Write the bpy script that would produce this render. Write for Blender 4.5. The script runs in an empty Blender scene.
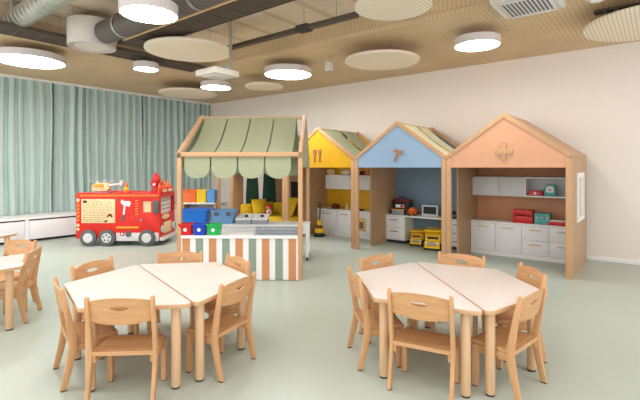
import bpy, bmesh, math, random
from mathutils import Vector, Matrix
random.seed(7)
sc = bpy.context.scene
COL = sc.collection
PI = math.pi
YAW = math.radians(38.3)
CS, SN = math.cos(YAW), math.sin(YAW)
EYE = 1.4
F = 430.0

# ------------------------------------------------------------ helpers
def W(xc, yc):
    """Distance right / ahead of the viewpoint -> room coordinates."""
    return (xc * CS - yc * SN, xc * SN + yc * CS)

def GX(px, Y):
    """Room X at which the plane Y is met by sight line px."""
    d = (px - 320) / F
    return (d * CS - SN) / (d * SN + CS) * Y

def ZY(px, py, Y):
    d = (px - 320) / F
    return EYE - (py - 167.5) / F * (Y / (d * SN + CS))

def CZ(px, py, z):
    """Room (X, Y) of a point of known height z."""
    D = (EYE - z) * F / (py - 167.5)
    return W((px - 320) / F * D, D)

def lin(c):
    c = c / 255.0
    return c / 12.92 if c <= 0.04045 else ((c + 0.055) / 1.055) ** 2.4

def rgb(r, g, b):
    return (lin(r), lin(g), lin(b), 1.0)

def mat(name, col, rough=0.5, var=0.06, scale=6.0, stretch=(1, 1, 1), bump=0.0, spec=0.4, emit=0.0, metal=0.0, sheen=0.0):
    m = bpy.data.materials.new(name)
    m.use_nodes = True
    nt = m.node_tree
    bs = nt.nodes['Principled BSDF']
    tc = nt.nodes.new('ShaderNodeTexCoord')
    mp = nt.nodes.new('ShaderNodeMapping')
    mp.inputs['Scale'].default_value = stretch
    nz = nt.nodes.new('ShaderNodeTexNoise')
    nz.inputs['Scale'].default_value = scale
    nz.inputs['Detail'].default_value = 4.0
    rp = nt.nodes.new('ShaderNodeValToRGB')
    a = tuple(c * (1 - var) for c in col[:3]) + (1,)
    b = tuple(min(1, c * (1 + var)) for c in col[:3]) + (1,)
    rp.color_ramp.elements[0].position = 0.3
    rp.color_ramp.elements[1].position = 0.7
    rp.color_ramp.elements[0].color = a
    rp.color_ramp.elements[1].color = b
    L = nt.links.new
    L(tc.outputs['Object'], mp.inputs['Vector'])
    L(mp.outputs['Vector'], nz.inputs['Vector'])
    L(nz.outputs['Fac'], rp.inputs['Fac'])
    L(rp.outputs['Color'], bs.inputs['Base Color'])
    bs.inputs['Roughness'].default_value = rough
    bs.inputs['Metallic'].default_value = metal
    bs.inputs['Specular IOR Level'].default_value = spec
    if emit:
        bs.inputs['Emission Color'].default_value = col
        bs.inputs['Emission Strength'].default_value = emit
    if bump:
        bp = nt.nodes.new('ShaderNodeBump')
        bp.inputs['Strength'].default_value = bump
        bp.inputs['Distance'].default_value = 0.01
        L(nz.outputs['Fac'], bp.inputs['Height'])
        L(bp.outputs['Normal'], bs.inputs['Normal'])
    return m

def wood(name, col, axis='z', var=0.14, rough=0.45):
    st = {'x': (1.2, 18, 18), 'y': (18, 1.2, 18), 'z': (18, 18, 1.2)}[axis]
    return mat(name, col, rough, var, 3.0, st)

class MB:
    def __init__(s):
        s.bm = bmesh.new()
    def _new(s, before):
        return [v for v in s.bm.verts if v not in before]
    def box(s, cx, cy, cz, sx, sy, sz, bev=0.0, rot=None, seg=2):
        b = bmesh.new()
        bmesh.ops.create_cube(b, size=1.0)
        bmesh.ops.scale(b, vec=(sx, sy, sz), verts=b.verts)
        if bev:
            bmesh.ops.bevel(b, geom=list(b.edges), offset=min(bev, 0.45 * min(sx, sy, sz)), segments=seg, profile=0.5, affect='EDGES')
        M = Matrix.Translation((cx, cy, cz))
        if rot is not None:
            M = M @ rot
        bmesh.ops.transform(b, matrix=M, verts=b.verts)
        s._merge(b)
        return s
    def b2(s, x0, x1, y0, y1, z0, z1, bev=0.0):
        return s.box((x0 + x1) / 2, (y0 + y1) / 2, (z0 + z1) / 2, abs(x1 - x0), abs(y1 - y0), abs(z1 - z0), bev)
    def _merge(s, b):
        me = bpy.data.meshes.new('tmp')
        b.to_mesh(me)
        b.free()
        s.bm.from_mesh(me)
        bpy.data.meshes.remove(me)
    def cyl(s, p0, p1, r0, r1=None, seg=20, bev=0.0):
        r1 = r0 if r1 is None else r1
        p0, p1 = Vector(p0), Vector(p1)
        d = p1 - p0
        b = bmesh.new()
        bmesh.ops.create_cone(b, cap_ends=True, segments=seg, radius1=r0, radius2=r1, depth=d.length)
        if bev:
            ed = [e for e in b.edges if len(e.link_faces) == 2 and any(len(f.verts) > 4 for f in e.link_faces)]
            bmesh.ops.bevel(b, geom=ed, offset=bev, segments=2, profile=0.5, affect='EDGES')
        q = Vector((0, 0, 1)).rotation_difference(d.normalized())
        bmesh.ops.transform(b, matrix=Matrix.Translation((p0 + p1) / 2) @ q.to_matrix().to_4x4(), verts=b.verts)
        s._merge(b)
        return s
    def lathe(s, prof, at=(0, 0, 0), seg=24, M=None):
        b = bmesh.new()
        rings = []
        for r, z in prof:
            if r < 1e-5:
                rings.append([b.verts.new((0, 0, z))])
            else:
                rings.append([b.verts.new((r * math.cos(2 * PI * k / seg), r * math.sin(2 * PI * k / seg), z)) for k in range(seg)])
        for A, B in zip(rings, rings[1:]):
            for k in range(seg):
                q = [A[k % len(A)], A[(k + 1) % len(A)], B[(k + 1) % len(B)], B[k % len(B)]]
                u = []
                for v in q:
                    if v not in u:
                        u.append(v)
                if len(u) > 2:
                    try:
                        b.faces.new(u)
                    except ValueError:
                        pass
        T = Matrix.Translation(at)
        if M is not None:
            T = T @ M
        bmesh.ops.transform(b, matrix=T, verts=b.verts)
        bmesh.ops.recalc_face_normals(b, faces=b.faces)
        s._merge(b)
        return s
    def plate(s, outer, holes=(), h0=0.0, h1=0.01, plane='xy', bev=0.0, M=None):
        b = bmesh.new()
        if not holes:
            f = b.faces.new([b.verts.new((x, y, 0)) for x, y in outer])
            faces = [f]
        else:
            eds = []
            for loop in [outer] + list(holes):
                vs = [b.verts.new((x, y, 0)) for x, y in loop]
                for i in range(len(vs)):
                    eds.append(b.edges.new((vs[i], vs[(i + 1) % len(vs)])))
            bmesh.ops.triangle_fill(b, use_beauty=True, use_dissolve=False, edges=eds)
            faces = list(b.faces)
        bmesh.ops.recalc_face_normals(b, faces=b.faces)
        r = bmesh.ops.extrude_face_region(b, geom=list(b.faces))
        for v in [g for g in r['geom'] if isinstance(g, bmesh.types.BMVert)]:
            v.co.z += h1 - h0
        for v in b.verts:
            v.co.z += h0
        bmesh.ops.recalc_face_normals(b, faces=b.faces)
        if bev:
            ed = [e for e in b.edges if abs(e.verts[0].co.z - e.verts[1].co.z) < 1e-6 and len(e.link_faces) == 2 and abs(e.link_faces[0].normal.z - e.link_faces[1].normal.z) > 0.5]
            bmesh.ops.bevel(b, geom=ed, offset=bev, segments=2, profile=0.5, affect='EDGES')
        if plane == 'xz':     # (x, y) -> (x, z), thickness along +y
            for v in b.verts:
                v.co = Vector((v.co.x, v.co.z, v.co.y))
        elif plane == 'yz':   # (x, y) -> (y, z), thickness along +x
            for v in b.verts:
                v.co = Vector((v.co.z, v.co.x, v.co.y))
        if M is not None:
            bmesh.ops.transform(b, matrix=M, verts=b.verts)
        bmesh.ops.recalc_face_normals(b, faces=b.faces)
        s._merge(b)
        return s
    def tube(s, path, r, seg=10):
        path = [Vector(p) for p in path]
        b = bmesh.new()
        rings = []
        for i, p in enumerate(path):
            t = (path[min(i + 1, len(path) - 1)] - path[max(i - 1, 0)]).normalized()
            up = Vector((0, 0, 1)) if abs(t.z) < 0.9 else Vector((1, 0, 0))
            a = t.cross(up).normalized()
            c = t.cross(a)
            rings.append([b.verts.new(p + r * (a * math.cos(2 * PI * k / seg) + c * math.sin(2 * PI * k / seg))) for k in range(seg)])
        for A, B in zip(rings, rings[1:]):
            for k in range(seg):
                b.faces.new((A[k], A[(k + 1) % seg], B[(k + 1) % seg], B[k]))
        b.faces.new(rings[0])
        b.faces.new(rings[-1])
        bmesh.ops.recalc_face_normals(b, faces=b.faces)
        s._merge(b)
        return s
    def sheet(s, fn, nu, nv, thick=0.0):
        b = bmesh.new()
        g = [[b.verts.new(fn(i / nu, j / nv)) for j in range(nv + 1)] for i in range(nu + 1)]
        for i in range(nu):
            for j in range(nv):
                b.faces.new((g[i][j], g[i + 1][j], g[i + 1][j + 1], g[i][j + 1]))
        bmesh.ops.recalc_face_normals(b, faces=b.faces)
        if thick:
            bmesh.ops.solidify(b, geom=list(b.faces), thickness=thick)
        s._merge(b)
        return s
    def ball(s, c, r, sx=1, sy=1, sz=1, seg=16):
        b = bmesh.new()
        bmesh.ops.create_uvsphere(b, u_segments=seg, v_segments=seg // 2 + 2, radius=r)
        bmesh.ops.transform(b, matrix=Matrix.Translation(c) @ Matrix.Diagonal((sx, sy, sz, 1)), verts=b.verts)
        s._merge(b)
        return s
    def xform(s, M):
        bmesh.ops.transform(s.bm, matrix=M, verts=s.bm.verts)
        return s
    def build(s, name, m, parent=None, smooth=True, loc=None, rz=None, label=None):
        me = bpy.data.meshes.new(name)
        s.bm.to_mesh(me)
        s.bm.free()
        me.materials.append(m)
        if smooth:
            me.polygons.foreach_set('use_smooth', [True] * len(me.polygons))
            me.set_sharp_from_angle(angle=math.radians(35))
        o = bpy.data.objects.new(name, me)
        COL.objects.link(o)
        if parent is not None:
            o.parent = parent
        if loc is not None:
            o.location = loc
        if rz is not None:
            o.rotation_euler = (0, 0, rz)
        if label:
            o['label'] = label
        return o

def thing(name, label, cat, loc=(0, 0, 0), rz=0.0, group=None):
    o = bpy.data.objects.new(name, None)
    COL.objects.link(o)
    o.empty_display_size = 0.1
    o.location = loc
    o.rotation_euler = (0, 0, rz)
    o['label'] = label
    o['category'] = cat
    if group:
        o['group'] = group
    return o

def tag(o, label, cat, group=None):
    o['label'] = label
    o['category'] = cat
    if group:
        o['group'] = group
    return o

def struct(o):
    o['kind'] = 'structure'
    return o

KIDS = {}
def dup(root, loc, rz, label, group=None):
    r = root.copy()
    COL.objects.link(r)
    r.location = loc
    r.rotation_euler = (0, 0, rz)
    r['label'] = label
    if group:
        r['group'] = group
    for ch in list(root.children):
        c = ch.copy()
        COL.objects.link(c)
        c.parent = r
        for g in list(ch.children):
            d = g.copy()
            COL.objects.link(d)
            d.parent = c
    return r

def rounded(pts, r, n=6):
    """Round the corners of a convex polygon."""
    out = []
    N = len(pts)
    for i in range(N):
        p = Vector(pts[i]); a = Vector(pts[i - 1]); b = Vector(pts[(i + 1) % N])
        da = (a - p).normalized(); db = (b - p).normalized()
        half = da.angle(db) / 2
        t = r / math.tan(half)
        c = p + (da + db).normalized() * (r / math.sin(half))
        s0 = p + da * t - c; s1 = p + db * t - c
        a0 = math.atan2(s0.y, s0.x); a1 = math.atan2(s1.y, s1.x)
        dd = (a1 - a0 + PI) % (2 * PI) - PI
        for k in range(n + 1):
            an = a0 + dd * k / n
            out.append((c.x + r * math.cos(an), c.y + r * math.sin(an)))
    return out

def rect(x0, x1, y0, y1, r=0.0, n=4):
    p = [(x0, y0), (x1, y0), (x1, y1), (x0, y1)]
    return rounded(p, r, n) if r else p

def circ(x, y, r, n=20, ry=None):
    ry = r if ry is None else ry
    return [(x + r * math.cos(2 * PI * k / n), y + ry * math.sin(2 * PI * k / n)) for k in range(n)]

# ------------------------------------------------------------ materials
M = {}
M['beech'] = wood('beech_chair', rgb(206, 158, 112), 'z', 0.12)
M['beech_x'] = wood('beech_board', rgb(204, 155, 108), 'x', 0.12)
M['birch'] = wood('birch_leg', rgb(216, 178, 138), 'z', 0.07)
M['edge'] = wood('birch_edge', rgb(206, 166, 124), 'x', 0.08)
M['laminate'] = mat('white_laminate', rgb(224, 214, 209), 0.4, 0.01, 3)
M['oak'] = wood('oak_frame', rgb(200, 157, 117), 'z', 0.09)
M['emblem'] = wood('emblem_wood', rgb(170, 122, 84), 'x', 0.09)
M['oak_x'] = wood('oak_frame_long', rgb(200, 157, 117), 'x', 0.09)
M['oak_dark'] = wood('oak_panel', rgb(186, 148, 112), 'z', 0.16)
M['white'] = mat('white_board', rgb(240, 239, 238), 0.4, 0.01, 3)
M['gloss_white'] = mat('white_front', rgb(238, 237, 239), 0.25, 0.01, 3)
M['gap'] = mat('shadow_gap', rgb(60, 58, 56), 0.7, 0.05, 5)
M['dark'] = mat('black_plastic', rgb(34, 32, 33), 0.4, 0.1, 8)
M['rubber'] = mat('dark_rubber', rgb(70, 58, 48), 0.7, 0.1, 8)
M['grey'] = mat('grey_plastic', rgb(156, 160, 166), 0.45, 0.05, 8)
M['grey_dark'] = mat('dark_grey_rubber', rgb(92, 96, 98), 0.6, 0.06, 8)
M['pale_grey'] = mat('pale_grey_paint', rgb(214, 212, 212), 0.45, 0.03, 5)
M['sage'] = mat('sage_fabric', rgb(160, 165, 135), 0.85, 0.05, 40)
M['sage_panel'] = mat('sage_panel', rgb(150, 160, 144), 0.5, 0.04, 6)
M['sage_stripe'] = mat('sage_stripe', rgb(142, 156, 142), 0.5, 0.03, 6)
M['terracotta'] = mat('terracotta_stripe', rgb(204, 140, 96), 0.5, 0.05, 6)
M['yellow'] = mat('yellow_panel', rgb(226, 172, 26), 0.5, 0.05, 6)
M['yellow_fab'] = mat('yellow_fabric', rgb(214, 176, 34), 0.85, 0.12, 14, bump=0.2)
M['blue_panel'] = mat('light_blue_panel', rgb(150, 178, 208), 0.5, 0.03, 6)
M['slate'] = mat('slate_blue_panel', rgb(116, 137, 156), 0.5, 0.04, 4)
M['orange_panel'] = mat('apricot_panel', rgb(220, 164, 130), 0.5, 0.03, 6)
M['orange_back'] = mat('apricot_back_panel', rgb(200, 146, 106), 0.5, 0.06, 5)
M['pale_yellow'] = mat('pale_yellow_fabric', rgb(236, 234, 200), 0.85, 0.03, 30)
M['teal_fab'] = mat('teal_fabric', rgb(112, 140, 150), 0.85, 0.03, 30)
M['green_curtain'] = mat('bottle_green_curtain', rgb(62, 104, 88), 0.9, 0.1, 20)
M['red'] = mat('red_paint', rgb(222, 44, 30), 0.35, 0.04, 5)
M['red_plastic'] = mat('red_plastic', rgb(206, 30, 34), 0.3, 0.05, 6)
M['blue_plastic'] = mat('blue_plastic', rgb(24, 112, 206), 0.3, 0.05, 6)
M['navy_plastic'] = mat('deep_blue_plastic', rgb(24, 70, 186), 0.3, 0.05, 6)
M['light_blue_plastic'] = mat('light_blue_plastic', rgb(96, 160, 220), 0.3, 0.05, 6)
M['misty_blue'] = mat('misty_blue_plastic', rgb(112, 158, 204), 0.3, 0.05, 6)
M['green_plastic'] = mat('green_plastic', rgb(34, 176, 84), 0.3, 0.05, 6)
M['orange_plastic'] = mat('orange_plastic', rgb(240, 112, 38), 0.3, 0.05, 6)
M['yellow_plastic'] = mat('yellow_plastic', rgb(246, 200, 20), 0.3, 0.05, 6)
M['cream'] = mat('cream_print', rgb(240, 212, 164), 0.5, 0.04, 20)
M['amber'] = mat('amber_stripe', rgb(244, 166, 60), 0.45, 0.04, 8)
M['band'] = mat('roof_band', rgb(226, 120, 48), 0.45, 0.04, 8)
M['brown'] = mat('brown_print', rgb(140, 92, 58), 0.6, 0.1, 30)
M['teal'] = mat('teal_case', rgb(92, 170, 164), 0.5, 0.06, 8)
M['gold'] = mat('brass_handle', rgb(222, 184, 108), 0.35, 0.04, 8)
M['glass_grey'] = mat('pale_acrylic', rgb(206, 206, 204), 0.5, 0.02, 4)
M['steel'] = mat('galvanised_steel', rgb(176, 176, 166), 0.35, 0.12, 6, metal=0.7)
M['pipe'] = mat('grey_pipe', rgb(150, 140, 126), 0.5, 0.06, 6)
M['tray'] = mat('dark_cable_tray', rgb(84, 72, 62), 0.6, 0.1, 8)
M['felt'] = mat('beige_felt', rgb(236, 221, 200), 0.95, 0.04, 60)
M['lamp_rim'] = mat('lamp_rim', rgb(214, 206, 204), 0.5, 0.02, 6)
M['lamp_glow'] = mat('lamp_diffuser', (1.0, 0.98, 0.95, 1), 0.5, 0.0, 4, emit=20.0)
M['drum'] = mat('pale_drum', rgb(214, 206, 194), 0.6, 0.03, 6)
M['curtain'] = mat('teal_grey_curtain', rgb(186, 206, 202), 0.9, 0.05, 6, stretch=(1, 6, 0.4))
M['bread'] = mat('bread_cream', rgb(226, 190, 150), 0.7, 0.15, 20)
M['maroon'] = mat('maroon_enamel', rgb(110, 34, 30), 0.35, 0.08, 8)
M['pink'] = mat('pink_skin', rgb(226, 150, 130), 0.6, 0.08, 8)

def ribbed(name, col, dark, pitch, axis, emit=0.0):
    m = bpy.data.materials.new(name)
    m.use_nodes = True
    nt = m.node_tree
    bs = nt.nodes['Principled BSDF']
    L = nt.links.new
    tc = nt.nodes.new('ShaderNodeTexCoord')
    wv = nt.nodes.new('ShaderNodeTexWave')
    wv.bands_direction = axis
    wv.inputs['Scale'].default_value = 1.0 / pitch / 3.18
    L(tc.outputs['Object'], wv.inputs['Vector'])
    rp = nt.nodes.new('ShaderNodeValToRGB')
    rp.color_ramp.elements[0].position = 0.10
    rp.color_ramp.elements[0].color = dark
    rp.color_ramp.elements[1].position = 0.30
    rp.color_ramp.elements[1].color = col
    L(wv.outputs['Fac'], rp.inputs['Fac'])
    L(rp.outputs['Color'], bs.inputs['Base Color'])
    bs.inputs['Roughness'].default_value = 0.8
    if emit:
        L(rp.outputs['Color'], bs.inputs['Emission Color'])
        bs.inputs['Emission Strength'].default_value = emit
    return m

def floor_mat():
    m = mat('floor_linoleum', rgb(184, 195, 186), 0.36, 0.035, 1.4, bump=0.0, spec=0.35)
    return m

def ceiling_mat(name, col, dark, pitch, axis, line):
    """Perforated sheet: regular narrow grooves plus a fine dot pattern."""
    m = bpy.data.materials.new(name)
    m.use_nodes = True
    nt = m.node_tree
    bs = nt.nodes['Principled BSDF']
    L = nt.links.new
    tc = nt.nodes.new('ShaderNodeTexCoord')
    wv = nt.nodes.new('ShaderNodeTexWave')
    wv.wave_type = 'BANDS'
    wv.bands_direction = axis
    wv.inputs['Scale'].default_value = 1.0 / pitch / 3.18
    L(tc.outputs['Object'], wv.inputs['Vector'])
    rp = nt.nodes.new('ShaderNodeValToRGB')
    rp.color_ramp.elements[0].position = line
    rp.color_ramp.elements[0].color = dark
    rp.color_ramp.elements[1].position = line + 0.12
    rp.color_ramp.elements[1].color = col
    L(wv.outputs['Fac'], rp.inputs['Fac'])
    nz = nt.nodes.new('ShaderNodeTexNoise')
    nz.inputs['Scale'].default_value = 1.6
    nz.inputs['Detail'].default_value = 5
    mx = nt.nodes.new('ShaderNodeMixRGB')
    mx.blend_type = 'MULTIPLY'
    mx.inputs['Fac'].default_value = 0.35
    L(tc.outputs['Object'], nz.inputs['Vector'])
    L(rp.outputs['Color'], mx.inputs['Color1'])
    L(nz.outputs['Fac'], mx.inputs['Color2'])
    L(mx.outputs['Color'], bs.inputs['Base Color'])
    bs.inputs['Roughness'].default_value = 0.6
    return m

M['felt_ribbed'] = ribbed('ribbed_felt', rgb(236, 222, 202), rgb(206, 190, 166), .04, 'X')
M['floor'] = floor_mat()
M['wall'] = mat('wall_paint', rgb(238, 230, 223), 0.7, 0.012, 0.8)
M['soffit'] = ceiling_mat('perforated_tan_ceiling', rgb(228, 200, 160), rgb(212, 182, 142), 0.055, 'X', 0.12)
M['plaster'] = ceiling_mat('timber_board_ceiling', rgb(246, 226, 200), rgb(226, 200, 170), 0.60, 'X', 0.02)

# ------------------------------------------------------------ the room
XL, XR, YB, YF = -10.2, 2.6, 7.67, -1.2
H1, H2 = 3.21, 3.5
RX, RY = -7.0, 4.95      # edges of the raised ceiling field

struct(MB().b2(XL - .1, XR, YF, YB + .1, -.1, 0).build('floor', M['floor'], smooth=False))
struct(MB().b2(XL, XR, YB, YB + .1, 0, H2 + .1).build('wall_back', M['wall'], smooth=False))
struct(MB().b2(XL - .1, XL, YF, YB + .1, 0, H2 + .1).build('wall_left', M['wall'], smooth=False))
struct(MB().b2(XL, XR, RY, YB, H1, H2 + .1).build('ceiling', M['soffit'], smooth=False))
struct(MB().b2(XL, RX, YF, RY, H1, H2 + .1).build('ceiling_side', M['soffit'], smooth=False))
struct(MB().b2(RX, XR, YF, RY, H2, H2 + .1).build('ceiling_raised', M['plaster'], smooth=False))
e = MB()
e.b2(RX, XR, RY - .05, RY, H1 - .02, H1 + .03)
e.b2(RX - .0, RX + .05, YF, RY - .05, H1 - .02, H1 + .03)
struct(e.build('trim_1', M['soffit'], smooth=False))
struct(MB().b2(XL + .95, XR, YB - .015, YB, 0, .07, .004).build('baseboard_back', M['white']))

# ------------------------------------------------------------ tables and chairs
ZT = 0.55
S = 0.692
def trapezoid_table(name, label, cx, cy, phi, group):
    """Half a hexagon. Local frame: the long side lies on the x axis, the rest towards +y."""
    t = thing(name, label, 'table', (cx, cy, 0), phi, group)
    g = 0.004
    pts = [(-S + .006, g), (S - .006, g), (S / 2, S * .866), (-S / 2, S * .866)]
    out = rounded(pts, .035)
    MB().plate(out, (), ZT - .028, ZT - .0015, bev=.004).build('edge_band', M['edge'], t)
    inn = rounded([(-S + .012, g + .003), (S - .012, g + .003), (S / 2 - .003, S * .866 - .003), (-S / 2 + .003, S * .866 - .003)], .034)
    MB().plate(inn, (), ZT - .006, ZT, bev=.001).build('tabletop', M['laminate'], t)
    for x, y in ((-S + .128, .078), (S - .128, .078), (S / 2 - .065, S * .866 - .080), (-S / 2 + .065, S * .866 - .080)):
        l = MB().cyl((x, y, .012), (x, y, ZT - .028), .030, bev=.003).build('leg', M['birch'], t)
        MB().cyl((x, y, 0), (x, y, .013), .027).build('foot', M['rubber'], l)
    return t

def rot2(p, a):
    return (p[0] * math.cos(a) - p[1] * math.sin(a), p[0] * math.sin(a) + p[1] * math.cos(a))

def table_pair(xc, yc, seam_deg, labels, group):
    """seam_deg: direction of the shared long side in the viewer's frame."""
    X, Y = W(xc, yc)
    a = math.radians(seam_deg) + YAW
    trapezoid_table('trapezoid_table', labels[0], X, Y, a, group)
    trapezoid_table('trapezoid_table', labels[1], X, Y, a + PI, group)

def make_chair(label, group):
    t = thing('child_chair', label, 'chair', (0, 0, 0), 0, group)
    hw = .19
    for sgn in (-1, 1):
        # one plank per side: splayed foot, knee at the seat, upright leaning back
        prof = [(-.180, .006), (-.143, .006), (-.110, .13), (-.084, .245), (-.084, .300), (-.108, .42), (-.147, .60),
                (-.153, .630), (-.165, .640), (-.178, .630), (-.177, .60), (-.148, .42), (-.132, .300), (-.134, .255), (-.152, .14)]
        x0 = sgn * hw - .012
        l = MB().plate(prof, (), x0, x0 + .024, 'yz', bev=.005).build('upright', M['beech'], t)
        MB().b2(sgn * hw - .011, sgn * hw + .011, -.178, -.145, 0, .007).build('glide', M['rubber'], l)
        f = MB().plate([(.105, .006), (.140, .006), (.140, .272), (.098, .272)], (), sgn * .172 - .017, sgn * .172 + .017, 'yz', bev=.006).build('leg', M['beech'], t)
        MB().b2(sgn * .172 - .014, sgn * .172 + .014, .108, .137, 0, .007).build('glide', M['rubber'], f)
        MB().b2(sgn * .172 - .012, sgn * .172 + .012, -.12, .10, .225, .272, .005).build('seat_rail', M['beech_x'], t)
    MB().b2(-.16, .16, .108, .130, .228, .272, .004).build('seat_rail', M['beech_x'], t)
    # seat: slightly dished board with rounded front corners
    n = 10
    sw, y0, y1 = .178, -.128, .165
    def top(u, v):
        x = (u - .5) * 2
        y = y0 + (y1 - y0) * v
        w = sw * (1 - .10 * max(0, (v - .8) / .2) ** 2)
        z = .298 - .010 * (1 - x * x) * math.sin(PI * min(1, v * 1.15)) - .012 * max(0, (v - .8) / .2) ** 2
        return (x * w, y, z)
    MB().sheet(top, 12, 12, thick=.024).build('seat', M['beech_x'], t)
    # backrest: arched board with a half-moon grip hole, bowed backwards
    b = MB()
    up = []
    NN = 14
    for k in range(NN + 1):
        u = -1 + 2 * k / NN
        up.append((u * .18, .610 + .022 * (1 - abs(u) ** 2.2)))
    lo = []
    for k in range(NN + 1):
        u = 1 - 2 * k / NN
        lo.append((u * .18, .485 - .020 * (1 - u * u)))
    hole = []
    for k in range(9):
        a = PI + PI * k / 8
        hole.append((.056 * math.cos(a), .570 + .019 * math.sin(a)))
    for k in range(1, 8):
        a = PI * k / 8
        hole.append((.056 * math.cos(a), .570 + .011 * math.sin(a)))
    b.plate(up + lo, [hole], 0, .013, 'xz')
    bmesh.ops.subdivide_edges(b.bm, edges=[e for e in b.bm.edges if e.calc_length() > .07], cuts=2)
    for v in b.bm.verts:
        zz = v.co.z
        lean = -.128 - (zz - .42) * .19
        v.co.y += lean - .022 * (1 - (v.co.x / .18) ** 2)
    b.build('backrest', M['beech_x'], t)
    return t

chair0 = None
def chair(xc, yc, theta, r, label, group, turn=0.0):
    """theta: direction from table centre to the chair in the viewer's frame, r: distance of the rear feet."""
    global chair0
    a = math.radians(theta)
    px, py = xc + (r - .16) * math.cos(a), yc + (r - .16) * math.sin(a)
    X, Y = W(px, py)
    rz = a + PI - PI / 2 + YAW + math.radians(turn)
    if chair0 is None:
        chair0 = make_chair(label, group)
        chair0.location = (X, Y, 0)
        chair0.rotation_euler = (0, 0, rz)
        return chair0
    return dup(chair0, (X, Y, 0), rz, label, group)

GA, GB, GC = 'chairs around the table pair by the striped stall', 'chairs around the table pair before the play houses', 'chairs at the round-cornered table by the low cabinets'
TA = (-1.229, 3.289)
TB = (.935, 3.27)
TC = (-3.39, 3.84)
table_pair(-1.193, 3.233, -53, ('white half-hexagon table of the pair by the striped stall, half nearer that stall',
                      'white half-hexagon table of the pair by the striped stall, half farther from it'), 'half-hexagon tables')
table_pair(.918, 3.20, -84.8, ('white half-hexagon table before the play houses, the half towards the bare wall',
                        'white half-hexagon table before the play houses, the half towards the striped stall'), 'half-hexagon tables')
X, Y = W(-3.265, 3.765)
trapezoid_table('trapezoid_table', 'white-topped half-hexagon table cut by the picture edge, two beech chairs at it', X, Y, math.radians(-64 + 60 + 60) + YAW + PI, 'half-hexagon tables')
X, Y = W(-4.54, 5.32)
trapezoid_table('trapezoid_table', 'white-topped half-hexagon table of which one pointed corner shows before the low cabinets', X, Y, math.radians(25.5) + YAW + PI * 1.0, 'half-hexagon tables')

A = 'beech chair at the table pair by the striped stall, '
chair(*TA, 273.5, .745, A + 'its backrest square towards us', GA)
chair(*TA, 223.5, .665, A + 'side-on with three feet showing', GA, -6)
chair(*TA, 161, .655, A + 'backrest towards the low white cabinets', GA)
chair(*TA, 94, .625, A + 'backrest towards the red fire engine', GA)
chair(*TA, 34, .645, A + 'backrest against the coloured stripes', GA, 4)
chair(*TA, -25, .73, A + 'backrest towards the other table pair', GA)
B = 'beech chair at the table pair before the play houses, '
chair(*TB, 243, .72, B + 'its backrest square towards us', GB)
chair(*TB, 190, .69, B + 'side-on, backrest towards the stall', GB, -3)
chair(*TB, 134, .65, B + 'half hidden behind the side-on chair', GB, -5)
chair(*TB, 59.5, .615, B + 'backrest under the blue play house', GB)
chair(*TB, 1, .675, B + 'backrest towards the bare wall', GB, -2)
chair(*TB, -60.5, .715, B + 'backrest nearest the empty floor', GB, 13)
chair(*TC, 17, .72, 'beech child chair at the cut-off table, side-on to us', GC)
chair(*TC, 74, .76, 'beech child chair at the cut-off table, backrest before the low cabinets', GC)

# ------------------------------------------------------------ cabinets under the curtains
XC = -9.27
units = [(1.30, 2.91), (2.91, 4.50), (4.50, 6.09), (6.09, 7.64)]
for i, (a, b) in enumerate(units):
    lab = ['low white cabinet under the curtains, the one cut by the picture edge', 'low white cabinet under the curtains, the one beside the fire engine',
           'low white cabinet under the curtains, hidden behind the fire engine', 'low white cabinet under the curtains, in the room corner'][i]
    t = thing('low_cabinet', lab, 'cabinet', (XC, (a + b) / 2, 0), 0, 'low cabinets under the curtains')
    w = b - a
    MB().b2(-.90, -.10, -w / 2, w / 2, .05, .425).build('body', M['gap'], t, smooth=False)
    MB().b2(-.022, 0, -w / 2 + .035, w / 2 - .035, .05, .398, .002).build('front_panel', M['gloss_white'], t)
    MB().b2(-.02, .006, w / 2 - .030, w / 2, .0, .425).build('end_panel', M['white'], t, smooth=False)
    MB().b2(-.02, .006, -w / 2, -w / 2 + .030, .0, .425).build('end_panel', M['white'], t, smooth=False)
    MB().b2(-.90, -.10, -w / 2, w / 2, 0, .05).build('plinth', M['gap'], t, smooth=False)
tag(MB().b2(XL + .01, XC + .02, 1.2, 7.66, .425, .46, .004).build('worktop', M['white']), 'long white worktop along the low cabinets under the curtains', 'worktop')

# ------------------------------------------------------------ curtains
def curtain(y0, y1, seed, label):
    rnd = random.Random(seed)
    L = y1 - y0
    n = max(6, int(L / .17))
    ph = [rnd.uniform(-.5, .5) for _ in range(n + 2)]
    am = [rnd.uniform(.55, 1.25) for _ in range(n + 2)]
    def f(u, v):
        s = u * n
        k = int(min(n - 1, s)); fr = s - k
        a = am[k] * (1 - fr) + am[k + 1] * fr
        p = ph[k] * (1 - fr) + ph[k + 1] * fr
        x = XL + .16 + a * .062 * math.cos(2 * PI * s + p * 1.6) * (0.8 + .2 * v) + .012 * math.sin(9 * v + 3 * p) * v
        y = y0 + L * u + .018 * math.sin(4 * PI * s + p) + .012 * math.sin(5 * v + s)
        return (x, y, 3.17 - (3.17 - .465) * v)
    o = MB().sheet(f, n * 12, 10).build('curtain', M['curtain'])
    tag(o, label, 'curtain', 'teal curtains along the window side')
curtain(1.25, 3.60, 1, 'pale teal floor-to-sill curtain above the cut-off low cabinet')
curtain(3.62, 5.60, 2, 'pale teal pleated curtain hanging behind the fire engine')
curtain(5.62, 7.60, 3, 'pale teal pleated curtain ending in the room corner behind the stall')
rl = MB().b2(XL + .08, XL + .24, 1.2, 7.64, 3.17, H1).build('curtain_track', M['white'])
tag(rl, 'white curtain track where the teal curtains meet the ceiling', 'curtain track')

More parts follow.
